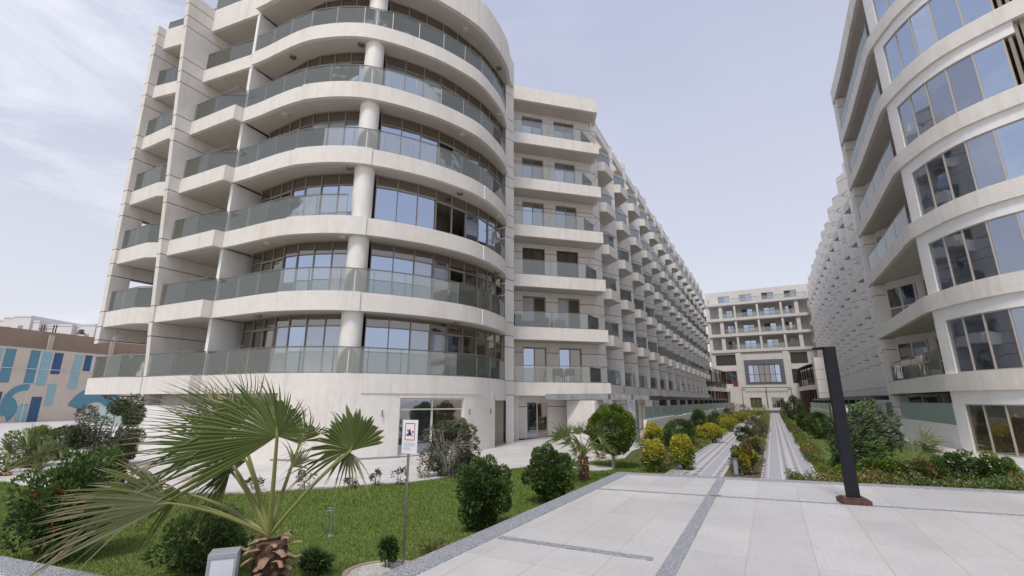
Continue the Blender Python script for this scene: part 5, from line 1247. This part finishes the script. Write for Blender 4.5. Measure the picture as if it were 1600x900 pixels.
# bollard lights
def bollard(p,h,r,label,sq=False):
    t=thing('bollard_light',p,label,'lamp','bollard lights in the gardens'); mb=MB()
    if sq:
        ax=Vector((.93,.36)); ay_=Vector((-.36,.93)); c=p.xy; hx,hy=r,r*.8
        lbox(mb,c,ax,hx,hy,p.z+h-.045,p.z+h); 
        for sx in (-1,1):
            for sy in (-1,1): lbox(mb,c+ax*sx*(hx-.012)+ay_*sy*(hy-.012),ax,.012,.012,p.z,p.z+h-.045)
        bevel(build('cap',mb,'lamp_grey',t),.004); m2=MB(); lbox(m2,c,ax,hx-.006,hy-.006,p.z+.05,p.z+h-.046); build('light_panel',m2,'lamp_panel',t)
    else:
        mb.cyl(p.x,p.y,p.z,p.z+.06,r*1.25,14); mb.cyl(p.x,p.y,p.z+h*.92,p.z+h,r*1.1,14); build('cap',mb,'granite_dark',t)
        m2=MB(); m2.cyl(p.x,p.y,p.z+.06,p.z+h*.92,r*.9,14); build('light_panel',m2,'lamp_grey',t)
    return t
bp=atY(346,905,4.55); lz=atY(346,860,4.55); hh=lz.z; bollard(Vector((bp.x,4.55,0)),hh,.115,'square grey bollard light with pale panels beside the palm trunk',True)
for x,yb,yt,l in ((1151,744,716,'nearest round bollard light in the strip between the paths'),(1166,707,688,'second round bollard light in the strip between the paths'),(1174,688,674,'third round bollard light in the strip between the paths')):
    p=at(x,yb,0.02); bollard(p,atY(x,yt,p.y).z-.02,.065,l)
# garden tap
p=at(516,838,0); t=thing('garden_tap',p,'teal standpipe tap standing in the lawn','tap'); zt=atY(514,797,p.y).z
mb=MB(); mb.tube([p,(p.x,p.y,zt)],.014,8); mb.tube([(p.x-.10,p.y,zt-.035),(p.x-.07,p.y,zt-.012),(p.x,p.y,zt-.01)],.012,6); mb.tube([(p.x-.03,p.y,zt),(p.x-.03,p.y,zt+.03)],.01,6); mb.tube([(p.x-.06,p.y,zt+.03),(p.x,p.y,zt+.03)],.008,5); build('pipe',mb,'teal',t)
mb=MB(); mb.cyl(p.x,p.y,0,.02,.05,12,.03); build('base',mb,'teal',t)
# planting ring round the seedling
p=at(598,892,0)+Vector((.05,-.1,0)); t=thing('planting_ring',p,'pale concrete planting ring in the lawn by the sign pole','planter')
mb=MB(); n=28
ring=[(p.x+.50*math.cos(a),p.y+.42*math.sin(a)) for a in [2*math.pi*i/n for i in range(n+1)]]; rin=[(p.x+.44*math.cos(a),p.y+.36*math.sin(a)) for a in [2*math.pi*i/n for i in range(n+1)]]
mb.strip(ring,rin,-.02,.028); build('rim',mb,'brown_wall',t)
mb=MB(); mb.prism(rin[:-1],-.02,.018); build('bed',mb,'concrete',t)
for (x,y,s_) in ((925,735,1.0),(1425,735,1.3)):
    p=at(x,y,0); t=thing('planting_ring',p,'pale concrete planting ring under the '+('small shaggy palm' if x<1000 else 'low palm on the right lawn'),'planter'); mb=MB()
    rg_=[(p.x+.62*s_*math.cos(a)+.1,p.y+.35+.55*s_*math.sin(a)) for a in [2*math.pi*i/n for i in range(n)]]; mb.prism(rg_,-.02,.04); build('rim',mb,'concrete',t)
# orange-tipped grass tuft by the kerb
p=at(680,868,0); t=thing('grass_tuft',p,'spiky tuft of green and orange blades against the long kerb','plant'); rg=np.random.default_rng(3)
a=rg.uniform(0,6.28,90); el=rg.uniform(.15,.7,90); d=np.stack([np.cos(a)*np.cos(el),np.sin(a)*np.cos(el),np.sin(el)],1); P=np.repeat(np.array([[0,0,.02]]),90,0)
mesh_np('blades',leaf_quads(P,d,.30,.025,rg,curl=.25),4,['palm_leaf','leaf_orange'],(rg.random(90)<.45).astype(int),t)
# grey chair frame at the ground floor patio
p=at(752,702,.03); t=thing('patio_chair',p,'grey bent-tube chair on the patio behind the half-bare shrub','chair')
mb=MB(); mb.tube([p+Vector((-.35,0,0)),p+Vector((-.33,0,.75)),p+Vector((.05,0,.78)),p+Vector((.14,0,.7)),p+Vector((.18,0,0))],.022,6); mb.tube([p+Vector((-.35,.45,0)),p+Vector((-.33,.45,.75)),p+Vector((.05,.45,.78)),p+Vector((.18,.45,0))],.022,6); build('frame',mb,'metal',t)
mb=MB(); mb.box(p.x-.33,p.x+.16,p.y,p.y+.45,.43,.46); build('seat',mb,'grey_fabric',t)
# rusty cover plate on terrace
p=at(1118,775,TZ); t=thing('drain_cover',p,'small grey drain cover in the terrace tiles beside the granite strip','drain cover'); mb=MB(); mb.box(p.x-.09,p.x+.09,p.y-.04,p.y+.04,TZ+.002,TZ+.010); build('plate',mb,'metal',t)
# ================================================================== THINGS ON THE BALCONIES
def chair(p,rz,label,m='brown_plastic',group='brown chairs on the first balcony'):
    t=thing('balcony_chair',p,label,'chair',group); c=math.cos(rz); s=math.sin(rz)
    def T(x,y,z): return (p.x+x*c-y*s,p.y+x*s+y*c,p.z+z)
    mb=MB(); mb.add([T(-.25,-.25,.40),T(.25,-.25,.40),T(.25,.25,.40),T(-.25,.25,.40),T(-.25,-.25,.45),T(.25,-.25,.45),T(.25,.25,.45),T(-.25,.25,.45)],[(0,3,2,1),(4,5,6,7),(0,1,5,4),(1,2,6,5),(2,3,7,6),(3,0,4,7)]); build('seat',mb,m,t)
    mb=MB(); pts=[(.28*math.cos(R(a)),.25*math.sin(R(a))+.02) for a in range(-10,191,20)]
    for i in range(len(pts)-1):
        a,b=pts[i],pts[i+1]; h0=.78 if 2<=i<=7 else .64
        mb.add([T(a[0],a[1],.45),T(b[0],b[1],.45),T(b[0]*1.08,b[1]*1.08,h0),T(a[0]*1.08,a[1]*1.08,h0),T(a[0]*.92,a[1]*.92,.45),T(b[0]*.92,b[1]*.92,.45),T(b[0],b[1],h0),T(a[0],a[1],h0)],[(0,1,2,3),(7,6,5,4),(3,2,6,7),(0,4,5,1),(0,3,7,4),(1,5,6,2)])
    build('backrest',mb,m,t)
    for x in (-.22,.22):
        for y in (-.22,.22): mb=MB(); mb.tube([T(x,y,0),T(x,y,.42)],.018,5); build('leg',mb,m,t)
    return t
u=(S1-S0).normalized(); v=Vector((-u.y,u.x))
chair(Vector((*(S0+u*2.75+v*.55),3)),R(170),'left of the two round-backed brown chairs on the lowest flat balcony')
chair(Vector((*(S0+u*3.4+v*.55),3)),R(185),'right of the two round-backed brown chairs on the lowest flat balcony')
p=Vector((*(S0+u*1.0+v*.5),6)); t=thing('balcony_sofa',p,'dark blue fabric sofa on the second flat balcony','sofa')
def ub(mb,u0,u1,v0,v1,z0,z1,base=p): b0=p.xy-u*1.0-v*.5; mb.prism([S0+u*u0+v*v0,S0+u*u1+v*v0,S0+u*u1+v*v1,S0+u*u0+v*v1],z0,z1)
mb=MB(); ub(mb,.1,2.1,.3,.9,6.02,6.38); bevel(build('seat',mb,'dark_fabric',t),.04); mb=MB(); ub(mb,.1,.55,.28,.92,6.3,6.75); bevel(build('armrest',mb,'dark_fabric',t),.05); mb=MB(); ub(mb,1.7,2.15,.28,.92,6.3,6.62); bevel(build('armrest',mb,'dark_fabric',t),.05)
t=thing('covered_table',Vector((*(S0+u*2.7+v*.5),6)),'table under a hanging grey cloth beside the dark sofa on the second flat balcony','table')
mb=MB(); n=16; pt=[]; pbm=[]
for i in range(n):
    a=2*math.pi*i/n; q=S0+u*(2.75+.48*math.cos(a))+v*(.5+.26*math.sin(a)); w_=1.12+.06*(i%2); r_=S0+u*(2.75+.48*w_*math.cos(a))+v*(.5+.26*w_*math.sin(a)); pt.append((q.x,q.y,6.68)); pbm.append((r_.x,r_.y,6.03))
mb.add(pt+pbm,[tuple(range(n))]+[(i,n+i,n+(i+1)%n,(i+1)%n) for i in range(n)]); build('cloth',mb,'grey_fabric',t)
mb=MB(); q=S0+u*2.75+v*.5; mb.cyl(q.x,q.y,6.0,6.66,.05,8); build('pedestal',mb,'metal',t)
q=S0+u*4.9+v*.6; t=thing('small_stool',Vector((*q,6)),'small black stool at the right end of the second flat balcony','stool'); mb=MB(); mb.cyl(q.x,q.y,6.03,6.30,.17,12,.13); build('body',mb,'dark_fabric',t)
# hanging lantern in the flat bay of the third storey
q=F1+(P0-F1)*.90+dIn*1.2; zc=atY(347,312,q.y).z; t=thing('hanging_lantern',Vector((q.x,q.y,zc)),'dark ornamental lantern hanging over the third-floor balcony beside the tower','lantern')
mb=MB(); prof=[(.02,.30),(.09,.24),(.05,.20),(.13,.12),(.14,-.02),(.06,-.14),(.10,-.18),(.02,-.26)]
for (r0_,z0_),(r1_,z1_) in zip(prof,prof[1:]): mb.cyl(q.x,q.y,zc+z1_,zc+z0_,r1_,10,r0_)
build('body',mb,'metal_dark',t); mb=MB(); mb.tube([(q.x,q.y,zc+.28),(q.x,q.y,11.31)],.008,4); build('chain',mb,'metal_dark',t)
# washing rail behind the lowest glass
q=Vector((-10.6,18.9)); t=thing('drying_rack',Vector((q.x,q.y,3)),'thin white drying rail behind the lowest tower balustrade','drying rack')
mb=MB(); mb.tube([(q.x-.9,q.y+.35,4.25),(q.x+.5,q.y-.25,4.25)],.02,5); mb.tube([(q.x-.9,q.y+.35,3),(q.x-.9,q.y+.35,4.25)],.015,5); mb.tube([(q.x+.5,q.y-.25,3),(q.x+.5,q.y-.25,4.25)],.015,5); build('rail',mb,'frame_white',t)
# clutter on the wing balconies
rnd=random.Random(12); cnt=0
names=['leaning dark chair','black bin bag','folded grey airer','dark plastic chair']
for (i,k) in ((0,1),(0,2),(1,2),(2,3),(3,2),(4,1),(5,4),(6,3),(7,2),(8,4),(2,4),(1,5)):
    s=1.97+3.87*i+1.1; q=Vector((*W(s,-2.34+1.15),3*k)); cnt+=1
    ordn=['first','second','third','fourth','fifth','sixth','seventh','eighth','ninth'][i]; fl=['','first','second','third','fourth','fifth'][k]
    chair(q,R(rnd.uniform(0,360)),f'dark chair on the {fl}-floor wing balcony, {ordn} from the tower','dark_fabric','dark chairs on the left wing balconies')
